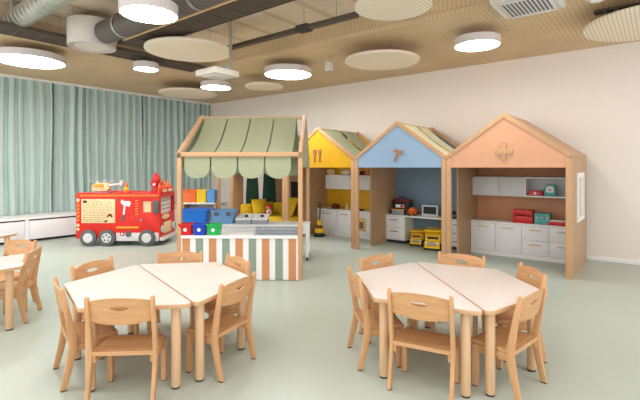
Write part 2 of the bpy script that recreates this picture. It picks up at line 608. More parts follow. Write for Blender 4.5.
# ------------------------------------------------------------ play houses
HW, HD = 1.625, 1.385
XO = -.856                     # outer side of the apricot house
YH = 6.145
EAVE, APEX, GB0 = 1.575, 2.145, 1.40
def strip_roof(t, ms, side):
    """Cloth strips hanging from the ridge to the eave on one roof slope; side +1 right, -1 left."""
    for m, ya, yb in ms:
        def f(u, v):
            s = u
            x = side * (HW / 2 - .01) * s
            z = APEX - .02 - (APEX - EAVE) * s - .05 * math.sin(PI * s)
            return (x, ya + (yb - ya) * v, z)
        MB().sheet(f, 14, 1, thick=.006).build('roof_cloth', m, t)

def play_house(k, name, label, gable, back, side_from, roof, emblem, right_full=False):
    """k: place in the row counted from the bare wall; local frame: front on y=0, x to the side, y to the wall."""
    t = thing(name, label, 'play house', (XO - HW * (k + .5), YH, 0), 0, 'gabled play houses')
    hw = HW / 2
    pw = .068
    for s in (-1, 1):
        x = s * (hw - pw / 2 - .002)
        MB().b2(x - pw / 2, x + pw / 2, 0, .055, 0, EAVE - .04, .004).build('post', M['oak'], t)
    # gable board with its rafters
    ez = EAVE - .05
    MB().plate([(-hw + .03, GB0), (hw - .03, GB0), (hw - .03, ez), (0, APEX - .06), (-hw + .03, ez)], (), .012, .034, 'xz').build('gable_board', gable, t, smooth=False)
    th = .058
    sl = (APEX - EAVE) / hw
    nz = math.sqrt(1 + sl * sl)
    for s in (-1, 1):
        for y in ((0.0, .05), (HD - .05, HD)):
            MB().plate([(0, APEX), (s * hw, EAVE), (s * hw, EAVE - th * nz), (0, APEX - th * nz)], (), y[0], y[1], 'xz', bev=.003).build('rafter', M['oak_x'], t)
    MB().b2(-.025, .025, .05, HD - .05, APEX - .085, APEX - .03).build('ridge_beam', M['oak_x'], t)
    MB().plate([(-hw + .01, .0), (hw - .01, .0), (hw - .01, EAVE - .07), (0, APEX - .07), (-hw + .01, EAVE - .07)], (), HD - .03, HD - .008, 'xz').build('back_panel', back, t, smooth=False)
    # side panel on the side away from the bare wall (shared with the neighbour), plus eave beams
    sp = MB()
    inset = .05 if k == 1 else .002
    sp.plate(rect(side_from, HD - .03, 0, EAVE - .06), [rect(.36, 1.28, .46, 1.44)] if k == 3 else [], -hw + inset, -hw + inset + .022, 'yz')
    sp.build('side_panel', M['oak_dark'], t, smooth=False)
    for s in (-1, 1):
        MB().b2(s * (hw - .03) - .022, s * (hw - .03) + .022, .05, HD - .05, EAVE - .115, EAVE - .05).build('eave_beam', M['oak_x'], t)
    if right_full:
        wy0, wy1, wz0, wz1 = .46, 1.00, .71, 1.29
        sp = MB()
        sp.plate(rect(.05, HD, 0, EAVE - .02), [rect(wy0, wy1, wz0, wz1)], hw - .026, hw - .002, 'yz')
        sp.build('side_panel', M['oak_dark'], t, smooth=False)
        fr = MB()
        fr.plate(rect(wy0 - .04, wy1 + .04, wz0 - .04, wz1 + .04), [rect(wy0 + .03, wy1 - .03, wz0 + .03, wz1 - .03)], hw - .03, hw + .012, 'yz')
        wf = fr.build('window_frame', M['white'], t, smooth=False)
        MB().b2(hw - .02, hw - .014, wy0 + .02, wy1 - .02, wz0 + .02, wz1 - .02).build('pane', M['glass_grey'], wf, smooth=False)
    if roof == 'boards':
        for s in (-1, 1):
            rb = MB()
            rb.plate([(0, APEX + .004), (s * hw, EAVE + .004), (s * hw, EAVE - .018), (0, APEX - .018)], (), .05, HD - .05, 'xz')
            rb.build('roof_board', M['oak_x'], t, smooth=False)
    else:
        for s in (-1, 1):
            strip_roof(t, roof, s)
    if emblem:
        eb = MB()
        for poly, holes in emblem:
            eb.plate(poly, holes, -.006, .013, 'xz', bev=.002)
        eb.build('emblem', M['oak_x'] if right_full else M['emblem'], t)
    return t

c = 0.0
cross = [([(-.035, 1.50), (.035, 1.50), (.035, 1.575), (.115, 1.575), (.115, 1.645), (.035, 1.645), (.035, 1.735), (-.035, 1.735), (-.035, 1.645), (-.115, 1.645), (-.115, 1.575), (-.035, 1.575)], [])]
def rotpoly(p, a, c0):
    return [(c0[0] + (x - c0[0]) * math.cos(a) - (y - c0[1]) * math.sin(a), c0[1] + (x - c0[0]) * math.sin(a) + (y - c0[1]) * math.cos(a)) for x, y in p]
hm = [([(-.016, 1.49), (.020, 1.49), (.016, 1.64), (-.014, 1.64)], []),
      ([(-.085, 1.655), (-.06, 1.635), (.05, 1.635), (.05, 1.625), (.085, 1.625), (.085, 1.695), (.05, 1.695), (.05, 1.685), (-.02, 1.69), (-.06, 1.675)], [])]
hm = [(rotpoly(p, -.35, (0, 1.6)), h) for p, h in hm]
fk = [([(-.075, 1.50), (-.05, 1.50), (-.05, 1.62), (-.028, 1.65), (-.028, 1.73), (-.040, 1.73), (-.044, 1.665), (-.052, 1.665), (-.054, 1.73), (-.070, 1.73), (-.072, 1.665), (-.080, 1.665), (-.084, 1.73), (-.097, 1.73), (-.097, 1.65), (-.075, 1.62)], []),
      (rounded([(.045, 1.50), (.070, 1.50), (.068, 1.63), (.088, 1.66), (.088, 1.73), (.026, 1.73), (.026, 1.66), (.047, 1.63)][:4] + [(.088, 1.73), (.026, 1.73), (.026, 1.66), (.047, 1.63)], .004, 2), [])]
play_house(0, 'play_house', 'gabled play house with apricot front, wooden cross and white side window', M['orange_panel'], M['orange_back'], .43, 'boards', cross, True)
play_house(1, 'play_house', 'gabled play house with light blue front and wooden hammer', M['blue_panel'], M['slate'], .43, [(M['pale_yellow'], .06, .66), (M['pale_yellow'], .74, 1.13)], hm)
play_house(2, 'play_house', 'gabled play house with yellow front and wooden fork', M['yellow'], M['yellow'], .43, [(M['sage'], .06, .66), (M['sage'], .76, 1.20)], fk)
play_house(3, 'play_house', 'play house nook with yellow sofa and dark green drapes, behind the striped stall', M['sage_panel'], M['oak_dark'], .05, [(M['sage'], .06, .66), (M['sage'], .76, 1.20)], None)

# ---- furniture in the houses
YC = 7.12                    # cabinet fronts
YBK = YH + HD - .035         # inner face of the back panels
def handle(m, parent, cx, z, w, mt):
    h = MB()
    h.b2(cx - w / 2, cx + w / 2, -.026, -.012, z - .006, z + .006, .002)
    h.b2(cx - w / 2 + .01, cx - w / 2 + .02, -.014, .0, z - .005, z + .005)
    h.b2(cx + w / 2 - .02, cx + w / 2 - .01, -.014, .0, z - .005, z + .005)
    h.build('handle', mt, parent, label='brass-coloured bar handle' if mt is M['gold'] else None)

def base_cabinet(label, xa, xb, fronts, hm_, zt=.51, plinth='gap', group='base cabinets in the play houses', y=YC, d=.38, z0=.06):
    """fronts: list of (name, z0, z1)."""
    t = thing('base_cabinet', label, 'cabinet', ((xa + xb) / 2, y, 0), 0, group)
    w = xb - xa
    MB().b2(-w / 2, w / 2, .02, d, z0, zt).build('body', M['white'], t, smooth=False)
    MB().b2(-w / 2, w / 2, .03 if plinth == 'gap' else .004, d, 0, z0).build('plinth', M[plinth], t, smooth=False)
    for nm, a, b in fronts:
        f = MB().b2(-w / 2 + .003, w / 2 - .003, 0, .02, a, b, .002).build(nm, M['gloss_white'], t)
        handle(None, f, 0, b - .055, w * .42, hm_)
    return t

# apricot house: two door cabinets, two drawer stacks, worktop, wall cabinets, open shelf
xs = [GX(471.5, YC), GX(495, YC), GX(521.5, YC), GX(549, YC), XO - .03]
xs[0] = XO - HW + .03
door = [('door', .07, .505)]
drw = [('drawer', .07, .285), ('drawer', .29, .505)]
base_cabinet('white base cabinet with one brass-handled door, at the panel end of the apricot house', xs[0], xs[1], door, M['gold'], plinth='white')
base_cabinet('white base cabinet with one brass-handled door, next to the drawers of the apricot house', xs[1], xs[2], door, M['gold'], plinth='white')
base_cabinet('white two-drawer cabinet below the red and teal cases in the apricot house', xs[2], xs[3], drw, M['gold'], plinth='white')
base_cabinet('white two-drawer cabinet at the front-post end of the apricot house', xs[3], xs[4], drw, M['gold'], plinth='white')
tag(MB().b2(xs[0], xs[4], YC - .012, YBK, .51, .54, .003).build('worktop', M['white']), 'white worktop across the base cabinets of the apricot house', 'worktop')
YU = 7.20
xu = [XO - HW + .03, GX(498.5, YU), GX(524.5, YU), XO - .03]
for i in range(2):
    t = thing('wall_cabinet', 'closed pale grey wall cabinet in the apricot house, ' + ('beside the dividing panel' if i == 0 else 'beside the open shelf'), 'cabinet', ((xu[i] + xu[i + 1]) / 2, YU, .945), 0, 'wall cabinets in the apricot house')
    w = xu[i + 1] - xu[i]
    MB().b2(-w / 2, w / 2, .02, YBK - YU, 0, .305).build('body', M['white'], t, smooth=False)
    MB().b2(-w / 2 + .002, w / 2 - .002, 0, .019, 0, .305, .002).build('door', M['pale_grey'], t)
t = thing('wall_shelf', 'open white wall shelf holding a red box and a teal bag', 'shelf', ((xu[2] + xu[3]) / 2, YU, .945), 0)
w = xu[3] - xu[2]
MB().b2(-w / 2, w / 2, 0, YBK - YU, 0, .02).build('bottom_board', M['white'], t, smooth=False)
MB().b2(-w / 2, w / 2, 0, YBK - YU, .285, .305).build('top_board', M['white'], t, smooth=False)
MB().b2(-w / 2, -w / 2 + .018, 0, YBK - YU, .02, .285).build('side_board', M['white'], t, smooth=False)
MB().b2(w / 2 - .018, w / 2, 0, YBK - YU, .02, .285).build('side_board', M['white'], t, smooth=False)
MB().b2(-w / 2 + .018, w / 2 - .018, YBK - YU - .012, YBK - YU, .02, .285).build('back_board', M['pale_grey'], t, smooth=False)

def case(label, X, Y, z, w, d, h, m, hmt, name='toy_case', rz=0, cross_mark=True):
    t = thing(name, label, 'toy case', (X, Y, z), rz)
    MB().b2(-w / 2, w / 2, -d / 2, d / 2, 0, h * .55, .012).build('case_body', m, t)
    MB().b2(-w / 2, w / 2, -d / 2, d / 2, h * .565, h, .012).build('case_lid', m, t)
    MB().tube([(-w * .16, -d / 2 + .008, h * .62), (-w * .16, -d / 2 - .022, h * .62), (w * .16, -d / 2 - .022, h * .62), (w * .16, -d / 2 + .008, h * .62)], .008, 8).build('carry_handle', hmt, t)
    for s in (-1, 1):
        MB().b2(s * w * .33 - .012, s * w * .33 + .012, -d / 2 - .005, -d / 2 + .004, h * .47, h * .68).build('latch', hmt, t, smooth=False)
    return t
YK = 7.25
case('large red toy case with handle on the apricot worktop', GX(524, YK), YK, .54, .29, .20, .205, M['red_plastic'], M['maroon'])
case('teal toy case on the apricot worktop beside the red one', GX(543, YK + .02), YK + .02, .54, .22, .18, .165, M['teal'], M['pale_grey'])
t = thing('toy_box', 'low red box with white papers at the post end of the apricot worktop', 'box', (GX(558.5, 7.22), 7.24, .54), 0)
MB().b2(-.125, .125, -.08, .08, 0, .055, .006).build('box_body', M['red_plastic'], t)
MB().b2(-.11, .10, -.06, .07, .055, .072, .003).build('paper_stack', M['white'], t)
YS = 7.30
t = thing('first_aid_box', 'flat red box with white cross and lettering on the open shelf', 'box', (GX(536, YS), YS, .966), 0)
MB().b2(-.095, .095, -.07, .07, 0, .075, .006).build('box_body', M['red_plastic'], t)
mk = MB()
mk.b2(-.010, .010, -.073, -.069, .022, .06)
mk.b2(-.022, .022, -.0735, -.069, .034, .048)
mk.build('cross_mark', M['white'], t, smooth=False)
mk = MB()
for i in range(7):
    mk.b2(-.08 + i * .022, -.066 + i * .022, -.0725, -.069, .010, .016)
mk.build('lettering', M['white'], t, smooth=False)
t = thing('toy_bag', 'teal and white doctor bag with strap on the open shelf', 'bag', (GX(550.5, YS), YS, .966), 0)
MB().plate(rounded([(-.085, 0), (.085, 0), (.078, .13), (.05, .175), (-.05, .175), (-.078, .13)], .02), (), -.05, .05, 'xz', bev=.012).build('bag_body', M['teal'], t)
MB().plate(rounded([(-.055, .055), (.055, .055), (.050, .13), (.03, .155), (-.03, .155), (-.050, .13)], .015), (), -.058, -.049, 'xz', bev=.003).build('bag_pocket', M['white'], t)
MB().tube([(-.04, 0, .17), (-.03, -.01, .205), (.0, -.015, .215), (.03, -.01, .205), (.04, 0, .17)], .007, 8).build('strap', M['white'], t)
MB().b2(-.02, .02, -.0615, -.057, .085, .10).build('badge', M['maroon'], t, smooth=False)

# light blue house: desk with drawer units, tools and two trucks
xa = XO - HW * 2 + .03
xd = [xa, GX(404.5, YC)]
d2 = [('drawer', .07, .275), ('drawer', .285, .49)]
base_cabinet('white two-drawer unit at the closed end of the blue house desk', xd[0], xd[1] , d2, M['brown'], .497, y=YC, z0=.055)
xe = [XO - HW - .36, XO - HW - .03]
base_cabinet('white three-drawer unit at the open end of the blue house desk', xe[0], xe[1], [('drawer', .07, .20), ('drawer', .21, .345), ('drawer', .355, .49)], M['brown'], .497, y=YC, z0=.055)
tag(MB().b2(xa, xe[1], YC - .012, YBK, .497, .522, .003).build('worktop', M['white']), 'white desk top spanning the blue house above the yellow trucks', 'worktop')
ZD = .522
YT = 7.27
t = thing('tool_box', 'black toy tool box with dark red lid stacked on a grey case', 'tool box', (GX(402.5, YT), YT, ZD + .105), 0)
MB().plate([(-.16, 0), (.16, 0), (.175, .13), (-.175, .13)], (), -.08, .08, 'xz', bev=.006).build('box_body', M['dark'], t)
MB().plate([(-.18, .132), (.18, .132), (.165, .175), (.10, .19), (-.10, .19), (-.165, .175)], (), -.085, .085, 'xz', bev=.006).build('box_lid', M['maroon'], t)
MB().tube([(-.07, 0, .188), (-.06, 0, .215), (.06, 0, .215), (.07, 0, .188)], .008, 8).build('carry_handle', M['dark'], t)
lb = MB().b2(-.10, .075, -.0845, -.079, .028, .085).build('name_plate', M['white'], t, smooth=False)
MB().b2(0, .065, -.0865, -.083, .034, .079).build('red_print', M['red_plastic'], lb, smooth=False)
t = thing('tool_case', 'flat grey tool case with amber rim under the black tool box', 'tool case', (GX(400.5, YT), YT, ZD), 0)
MB().b2(-.16, .14, -.10, .09, 0, .085, .008).build('case_body', M['grey'], t)
MB().b2(-.165, .145, -.105, .095, .085, .105, .004).build('case_rim', M['amber'], t)
for s in (-.17, .12):
    MB().b2(s, s + .04, -.108, -.09, .01, .10, .004).build('latch', M['dark'], t)
t = thing('toy_engine', 'orange toy house-shaped engine on the desk beside the tool box', 'toy', (GX(413.5, YT), YT - .02, ZD), 0)
MB().plate([(-.075, 0.02), (.075, 0.02), (.075, .085), (.02, .145), (-.03, .145), (-.075, .085)], [circ(-.035, .06, .018, 10), circ(.03, .06, .018, 10)], -.06, .06, 'xz').build('shell', M['orange_plastic'], t)
for s in (-.05, .05):
    MB().cyl((s, -.065, .02), (s, .065, .02), .02).build('roller', M['dark'], t)
t = thing('toy_monitor', 'white-framed toy screen standing on the blue house desk', 'screen', (GX(430, YT), YT, ZD), 0)
MB().plate(rect(-.15, .15, .015, .20, .015), [rect(-.125, .125, .045, .175)], -.015, .015, 'xz').build('frame', M['pale_grey'], t)
MB().b2(-.127, .127, -.005, .01, .043, .177).build('screen', M['dark'], t, smooth=False)
MB().b2(-.15, .15, -.05, .05, 0, .016, .004).build('base', M['pale_grey'], t)
for i, (px, m_) in enumerate(((440.5, 'amber'), (444.0, 'grey_dark'))):
    t = thing('toy_tool', ['small amber-handled toy tool on the desk beside the screen', 'small dark toy clamp on the desk, near the front post'][i], 'toy', (GX(px, YT), YT - .06, ZD), 0)
    MB().cyl((-.03, 0, .014), (.03, 0, .014), .014, bev=.003).build('grip', M[m_], t)
    MB().b2(.02, .04, -.03, .03, .0, .03, .004).build('head', M['grey'], t)
t = thing('toy_drill', 'black toy drill on the desk, seen between post and panel', 'toy', (GX(456.5, YT), YT - .05, ZD), 0)
MB().cyl((-.05, 0, .10), (.06, 0, .10), .028, bev=.006).build('motor', M['dark'], t)
MB().plate([(-.02, .03), (.03, .03), (.02, .10), (-.03, .10)], (), -.016, .016, 'xz', bev=.004).build('grip', M['grey_dark'], t)
MB().b2(-.04, .05, -.03, .03, 0, .03, .006).build('battery', M['dark'], t)
MB().cyl((.06, 0, .10), (.10, 0, .10), .012, .006).build('chuck', M['amber'], t)

def dump_truck(label, X, Y, rz, s):
    t = thing('toy_dump_truck', label, 'toy truck', (X, Y, 0), rz, 'yellow dump trucks')
    k = s
    # local: front towards -y
    MB().b2(-.11 * k, .11 * k, -.24 * k, .24 * k, .07 * k, .11 * k, .006).build('chassis', M['grey_dark'], t)
    MB().plate([(-.25 * k, .075 * k), (-.05 * k, .075 * k), (-.05 * k, .235 * k), (-.15 * k, .235 * k), (-.175 * k, .165 * k), (-.25 * k, .155 * k)], (), -.125 * k, .125 * k, 'yz', bev=.008).build('cab', M['yellow_plastic'], t)
    MB().b2(-.095 * k, .095 * k, -.168 * k, -.150 * k, .172 * k, .225 * k, .004, ).build('windscreen', M['dark'], t)
    g = MB()
    for i in range(4):
        g.b2(-.08 * k, .08 * k, -.258 * k, -.246 * k, (.085 + i * .017) * k, (.095 + i * .017) * k)
    g.build('grille', M['grey'], t, smooth=False)
    MB().b2(-.13 * k, .13 * k, -.275 * k, -.245 * k, .045 * k, .075 * k, .005).build('bumper', M['yellow_plastic'], t)
    MB().plate([(-.06 * k, .12 * k), (.27 * k, .15 * k), (.30 * k, .33 * k), (-.17 * k, .335 * k), (-.18 * k, .315 * k), (-.05 * k, .25 * k)], (), -.15 * k, .15 * k, 'yz', bev=.006).build('dump_body', M['yellow_plastic'], t)
    for sx in (-1, 1):
        for y in (-.16, .08, .19):
            wl = MB().cyl((sx * .095 * k, y * k, .062 * k), (sx * .15 * k, y * k, .062 * k), .062 * k, seg=20, bev=.01 * k).build('wheel', M['dark'], t)
            MB().cyl((sx * .148 * k, y * k, .062 * k), (sx * .154 * k, y * k, .062 * k), .03 * k).build('hub', M['yellow_plastic'], wl)
        MB().b2(sx * .09 * k - .02 * k, sx * .09 * k + .02 * k, -.262 * k, -.245 * k, .125 * k, .148 * k).build('headlight', M['white'], t, smooth=False)
    return t
dump_truck('smaller yellow toy dump truck under the desk, beside the drawer unit', GX(417.5, 7.22), 7.24, math.radians(14), .80)
dump_truck('bigger yellow toy dump truck under the desk, beside the post', GX(433.5, 7.02), 7.06, math.radians(14), 1.0)

# yellow house: toy kitchen
xk = XO - HW * 3 + .03
xk4 = XO - HW * 2 - .03
xks = [xk, GX(336, YC), GX(353, YC), GX(365.5, YC), xk4]
base_cabinet('white kitchen cabinet with grey-handled door, by the toy vacuum cleaner', xks[0], xks[1], door, M['grey'], plinth='white')
base_cabinet('white kitchen cabinet with grey-handled door, second from the toy vacuum', xks[1], xks[2], door, M['grey'], plinth='white')
t = thing('toy_oven', 'white toy oven with wood-framed dark window in the yellow house', 'oven', ((xks[2] + xks[3]) / 2, YC, 0), 0)
w = xks[3] - xks[2]
MB().b2(-w / 2, w / 2, .02, .38, 0, .51).build('body', M['white'], t, smooth=False)
dr = MB().b2(-w / 2 + .003, w / 2 - .003, 0, .019, .16, .40, .002).build('door', M['gold'], t)
MB().b2(-w / 2 + .05, w / 2 - .05, -.004, .003, .205, .33).build('oven_window', M['brown'], dr, smooth=False)
MB().b2(-w / 2 + .003, w / 2 - .003, 0, .019, .41, .505, .002).build('control_panel', M['gloss_white'], t)
for i in range(3):
    MB().cyl((-.07 + .07 * i, -.012, .455), (-.07 + .07 * i, .001, .455), .016).build('knob', M['gold'], t)
MB().b2(-w / 2 + .003, w / 2 - .003, 0, .019, .07, .15, .002).build('bottom_panel', M['gloss_white'], t)
base_cabinet('white two-drawer kitchen unit beside the toy oven', xks[3], xks[4], [('drawer', .07, .285), ('drawer', .29, .505)], M['grey'], plinth='white')
tag(MB().b2(xk, xk4, YC - .012, YBK, .51, .54, .003).build('worktop', M['white']), 'white kitchen worktop in the yellow house', 'worktop')
xw = [xk + .16, (xk + .16 + xk4) / 2, xk4]
for i in range(2):
    t = thing('wall_cabinet', ['white wall cabinet above the doors of the toy kitchen', 'white wall cabinet above the toy oven'][i], 'cabinet', ((xw[i] + xw[i + 1]) / 2, YU, .955), 0, 'wall cabinets in the yellow house')
    w = xw[i + 1] - xw[i]
    MB().b2(-w / 2, w / 2, .02, YBK - YU, 0, .29).build('body', M['white'], t, smooth=False)
    MB().b2(-w / 2 + .002, w / 2 - .002, 0, .019, 0, .29, .002).build('door', M['white'], t)
def basket(label, px, z, r, h, m, m2):
    X, Y = GX(px, 7.33), 7.33
    t = thing('bowl', label, 'bowl', (X, Y, z), 0)
    MB().lathe([(0, 0), (r * .7, 0), (r, h), (r * .93, h), (r * .65, .012), (0, .012)], seg=18).build('bowl_body', m, t)
    return t
def loaf(label, px, z, m, L=.16, dx=0.0):
    o = MB().ball((0, 0, .06), .06, L / .12, 1.0, 1.0).build('toy_bread', m, loc=(GX(px, 7.33) + dx, 7.33, z))
    tag(o, label, 'toy food')
loaf('cream toy loaf on top of the wall cabinets, beside the closed end', 331, 1.245, M['bread'], .22)
loaf('long pale toy loaf on top of the wall cabinets, next to the post', 346, 1.245, M['felt'], .28)
basket('dark red bowl on top of the kitchen wall cabinets', 361.5, 1.245, .07, .08, M['maroon'], None)
loaf('pinkish toy ham on top of the wall cabinets, above the oven', 368, 1.245, M['pink'], .12)
t = thing('cooking_pot', 'dark red toy pot on the kitchen worktop of the yellow house', 'pot', (GX(335.5, 7.28), 7.28, .54), 0)
MB().lathe([(0, 0), (.075, 0), (.085, .015), (.085, .085), (.078, .09), (0, .10)], seg=20).build('pot_body', M['maroon'], t)
MB().ball((0, 0, .11), .014).build('lid_knob', M['dark'], t)
for s in (-1, 1):
    MB().b2(s * .085 - .012, s * .085 + .012, -.02, .02, .06, .075, .004).build('pot_handle', M['dark'], t)
t = thing('jug', 'small white toy jug on the kitchen worktop beside the pot', 'jug', (GX(347, 7.28), 7.28, .54), 0)
MB().lathe([(0, 0), (.035, 0), (.045, .03), (.03, .08), (.036, .10), (.03, .10), (.02, .06), (0, .05)], seg=16).build('jug_body', M['bread'], t)
MB().tube([(.035, 0, .085), (.065, 0, .07), (.06, 0, .04), (.042, 0, .03)], .006, 8).build('handle', M['bread'], t)
t = thing('frying_pan', 'small dark toy pan on the oven hob in the yellow house', 'pan', (GX(360.5, 7.22), 7.22, .54), 0)
MB().lathe([(0, 0), (.055, 0), (.065, .03), (.06, .03), (.05, .006), (0, .006)], seg=18).build('pan_body', M['maroon'], t)
MB().tube([(.06, 0, .022), (.12, 0, .03)], .007, 8).build('handle', M['dark'], t)

# toy vacuum cleaner standing in the yellow house
xv, yv = W((319.5 - 320) / F * 8.72, 8.72)
t = thing('toy_vacuum', 'black and yellow toy upright vacuum cleaner in the yellow house', 'toy vacuum', (xv, yv, 0), math.radians(10))
MB().plate(rounded([(-.095, 0), (.095, 0), (.095, .03), (.06, .06), (-.06, .06), (-.095, .03)], .012), (), -.10, .10, 'xz', bev=.01).build('head', M['dark'], t)
MB().lathe([(0, .05), (.06, .05), (.095, .10), (.095, .15), (.06, .21), (.035, .24), (0, .24)], seg=20).build('dust_body', M['maroon'], t)
MB().lathe([(.094, .085), (.103, .10), (.103, .165), (.090, .175)], seg=20).build('yellow_band', M['yellow_plastic'], t)
MB().lathe([(0, .23), (.045, .23), (.06, .26), (.055, .31), (.03, .34), (0, .34)], seg=18).build('canister', M['yellow_plastic'], t)
MB().tube([(0, .01, .33), (0, .02, .50), (0, .03, .60)], .013, 10).build('pole', M['dark'], t)
MB().tube([(0, .03, .59), (0, -.01, .63), (0, .02, .68), (0, .05, .66), (0, .035, .60)], .011, 8).build('grip', M['dark'], t)

# nook: sofa, drapes, framed board
nx0 = XO - HW * 4 + .11
nx1 = XO - HW * 3 - .03
ncx = (nx0 + nx1) / 2
t = thing('sofa', 'yellow foam sofa in the play house nook behind the stall', 'sofa', (ncx, 6.98, 0), 0)
w = nx1 - nx0 - .06
MB().b2(-w / 2, w / 2, -.70, .30, 0, .22, .02).build('base', M['yellow_fab'], t)
MB().b2(-w / 2 + .18, w / 2 - .02, -.71, .12, .225, .36, .04).build('seat_cushion', M['yellow_fab'], t)
MB().b2(-w / 2 + .20, w / 2 - .02, .13, .30, .22, .60, .05).build('backrest', M['yellow_fab'], t)
MB().b2(-w / 2 + .01, -w / 2 + .17, -.70, .28, .22, .60, .05).build('side_backrest', M['yellow_fab'], t)
def pillow(label, X, Y, z, a, tilt, m, sx=.40):
    b = MB()
    def f(u, v):
        x = (u - .5) * sx; y = (v - .5) * sx
        return (x, y, .065 * (math.sin(PI * u) * math.sin(PI * v)) ** .5)
    def g(u, v):
        x, y, z_ = f(u, v)
        return (x, y, -z_)
    b.sheet(f, 12, 12); b.sheet(g, 12, 12)
    bmesh.ops.remove_doubles(b.bm, verts=b.bm.verts, dist=1e-4)
    bmesh.ops.recalc_face_normals(b.bm, faces=b.bm.faces)
    o = b.build('cushion', m, loc=(X, Y, z))
    o.rotation_euler = (tilt, 0, a)
    tag(o, label, 'cushion', 'yellow cushions on the sofa')
pillow('yellow cushion propped in the middle of the nook sofa', -6.35, 6.98, .54, -.3, 1.15, M['yellow_fab'], .44)
pillow('yellow cushion on the nook sofa, near its panelled end', -6.92, 6.62, .53, 1.25, 1.2, M['yellow_fab'], .36)
t = thing('soft_toy', 'small red and white soft doll sitting on the yellow sofa', 'soft toy', (GX(269, 6.62), 6.62, .36), -.4)
MB().ball((0, 0, .07), .07, 1, .8, 1).build('body', M['white'], t)
MB().ball((0, -.01, .17), .05).build('head', M['pink'], t)
MB().lathe([(.055, .18), (.05, .205), (.03, .235), (0, .25)], at=(0, 0, 0), seg=16).build('cap', M['red_plastic'], t)
for s in (-1, 1):
    MB().cyl((s * .035, -.04, .04), (s * .06, -.16, .025), .024, .02, bev=.005).build('leg', M['dark'], t)
    MB().cyl((s * .06, -.01, .10), (s * .11, -.06, .05), .02, .016, bev=.005).build('arm', M['red_plastic'], t)
XD = XO - HW * 4 + .075
def drape(label, y0, y1, zb):
    n = 5
    def f(u, v):
        ww = .70 + .30 * min(1, v * 1.4)
        y = (y0 + y1) / 2 + (u - .5) * (y1 - y0) * ww
        return (XD + .020 * math.cos(2 * PI * u * n), y, 1.46 - (1.46 - zb) * v)
    tag(MB().sheet(f, n * 10, 8).build('drape', M['green_curtain']), label, 'curtain', 'green drapes in the nook')
drape('dark green drape in the nook, nearer the front post', 6.52, 6.92, .47)
drape('dark green drape in the nook, nearer the back wall', 7.03, 7.48, .43)
tag(MB().cyl((XD, 6.46, 1.465), (XD, 7.49, 1.465), .010).build('curtain_rod', M['dark']), 'thin rod carrying the green drapes in the nook', 'curtain rod')
t = thing('framed_board', 'black board in a pale frame on the nook wall by the post', 'board', (GX(293.5, 7.40), 7.44, .60), 0)
MB().plate(rect(-.14, .14, 0, .50), [rect(-.115, .115, .025, .475)], -.01, .012, 'xz').build('frame', M['edge'], t, smooth=False)
MB().b2(-.12, .12, -.002, .01, .02, .48).build('board', M['dark'], t, smooth=False)

# ------------------------------------------------------------ market stall
D0 = 5.33
sx0, sx1 = -1.782, -.217
SX, SY = W((sx0 + sx1) / 2, D0)
RS = YAW - math.radians(1.2)
SWD = sx1 - sx0
hw = SWD / 2
SD = 1.96
SE, SR = 1.592, 2.166
st = thing('market_stall', 'wooden market stall with sage awning and striped orange and green counter', 'market stall', (SX, SY, 0), RS)
pw = .054
for s in (-1, 1):
    for y in (0, SD - pw):
        MB().b2(s * (hw - pw / 2) - pw / 2, s * (hw - pw / 2) + pw / 2, y, y + pw, 0, SE - .02, .004).build('post', M['oak'], st)
    # rafters of the gable
    MB().plate([(0, SE), (SD / 2, SR), (SD / 2, SR - .075), (.0, SE - .075)], (), s * (hw - pw / 2) - .024, s * (hw - pw / 2) + .024, 'yz', bev=.003).build('rafter', M['oak'], st)
    MB().plate([(SD, SE), (SD / 2, SR), (SD / 2, SR - .075), (SD, SE - .075)], (), s * (hw - pw / 2) - .024, s * (hw - pw / 2) + .024, 'yz', bev=.003).build('rafter', M['oak'], st)
    a0 = s * (hw - .004) - .006
    gp = MB()
    gp.plate([(.05, GB0), (SD - .05, GB0), (SD - .05, SE - .06), (SD / 2, SR - .06), (.05, SE - .06)], [circ(SD / 2 + .05, 1.62, .075, 12, .10)] if s > 0 else [], a0, a0 + .012, 'yz')
    gp.build('gable_board', M['sage_panel'], st, smooth=False)
for y in (0.0, SD - .03):
    MB().b2(-hw, hw, y, y + .03, SE - .056, SE, .003).build('awning_bar', M['oak_x'], st)
MB().b2(-hw + .03, hw - .03, SD / 2 - .02, SD / 2 + .02, SR - .06, SR - .02).build('ridge_beam', M['oak_x'], st)
NW = 4
pit = .339
for side in (0, 1):
    for i in range(NW):
        xa = -hw + .085 + i * pit
        xb = xa + .318
        def f(u, v):
            v = .5 - .5 * math.cos(PI * v)
            x = xa + (xb - xa) * v
            if u <= .62:
                s = u / .62
                y = SD / 2 - (SD / 2 - .035) * s
                z = SR - .015 - (SR - SE) * s - .105 * math.sin(PI * s)
                z -= .03 * s
            else:
                s = (u - .62) / .38
                y = .035 - .003 * s
                arc = 1.0
                q = abs(v - .5) * 2
                drop = .150 + .135 * math.sqrt(max(0, 1 - q ** 2.3))
                z = SE - .045 - drop * s
                s0 = 0
            if side:
                y = SD - y
            return (x, y, z)
        MB().sheet(f, 30, 14, thick=.005).build('awning_strip', M['sage'], st)
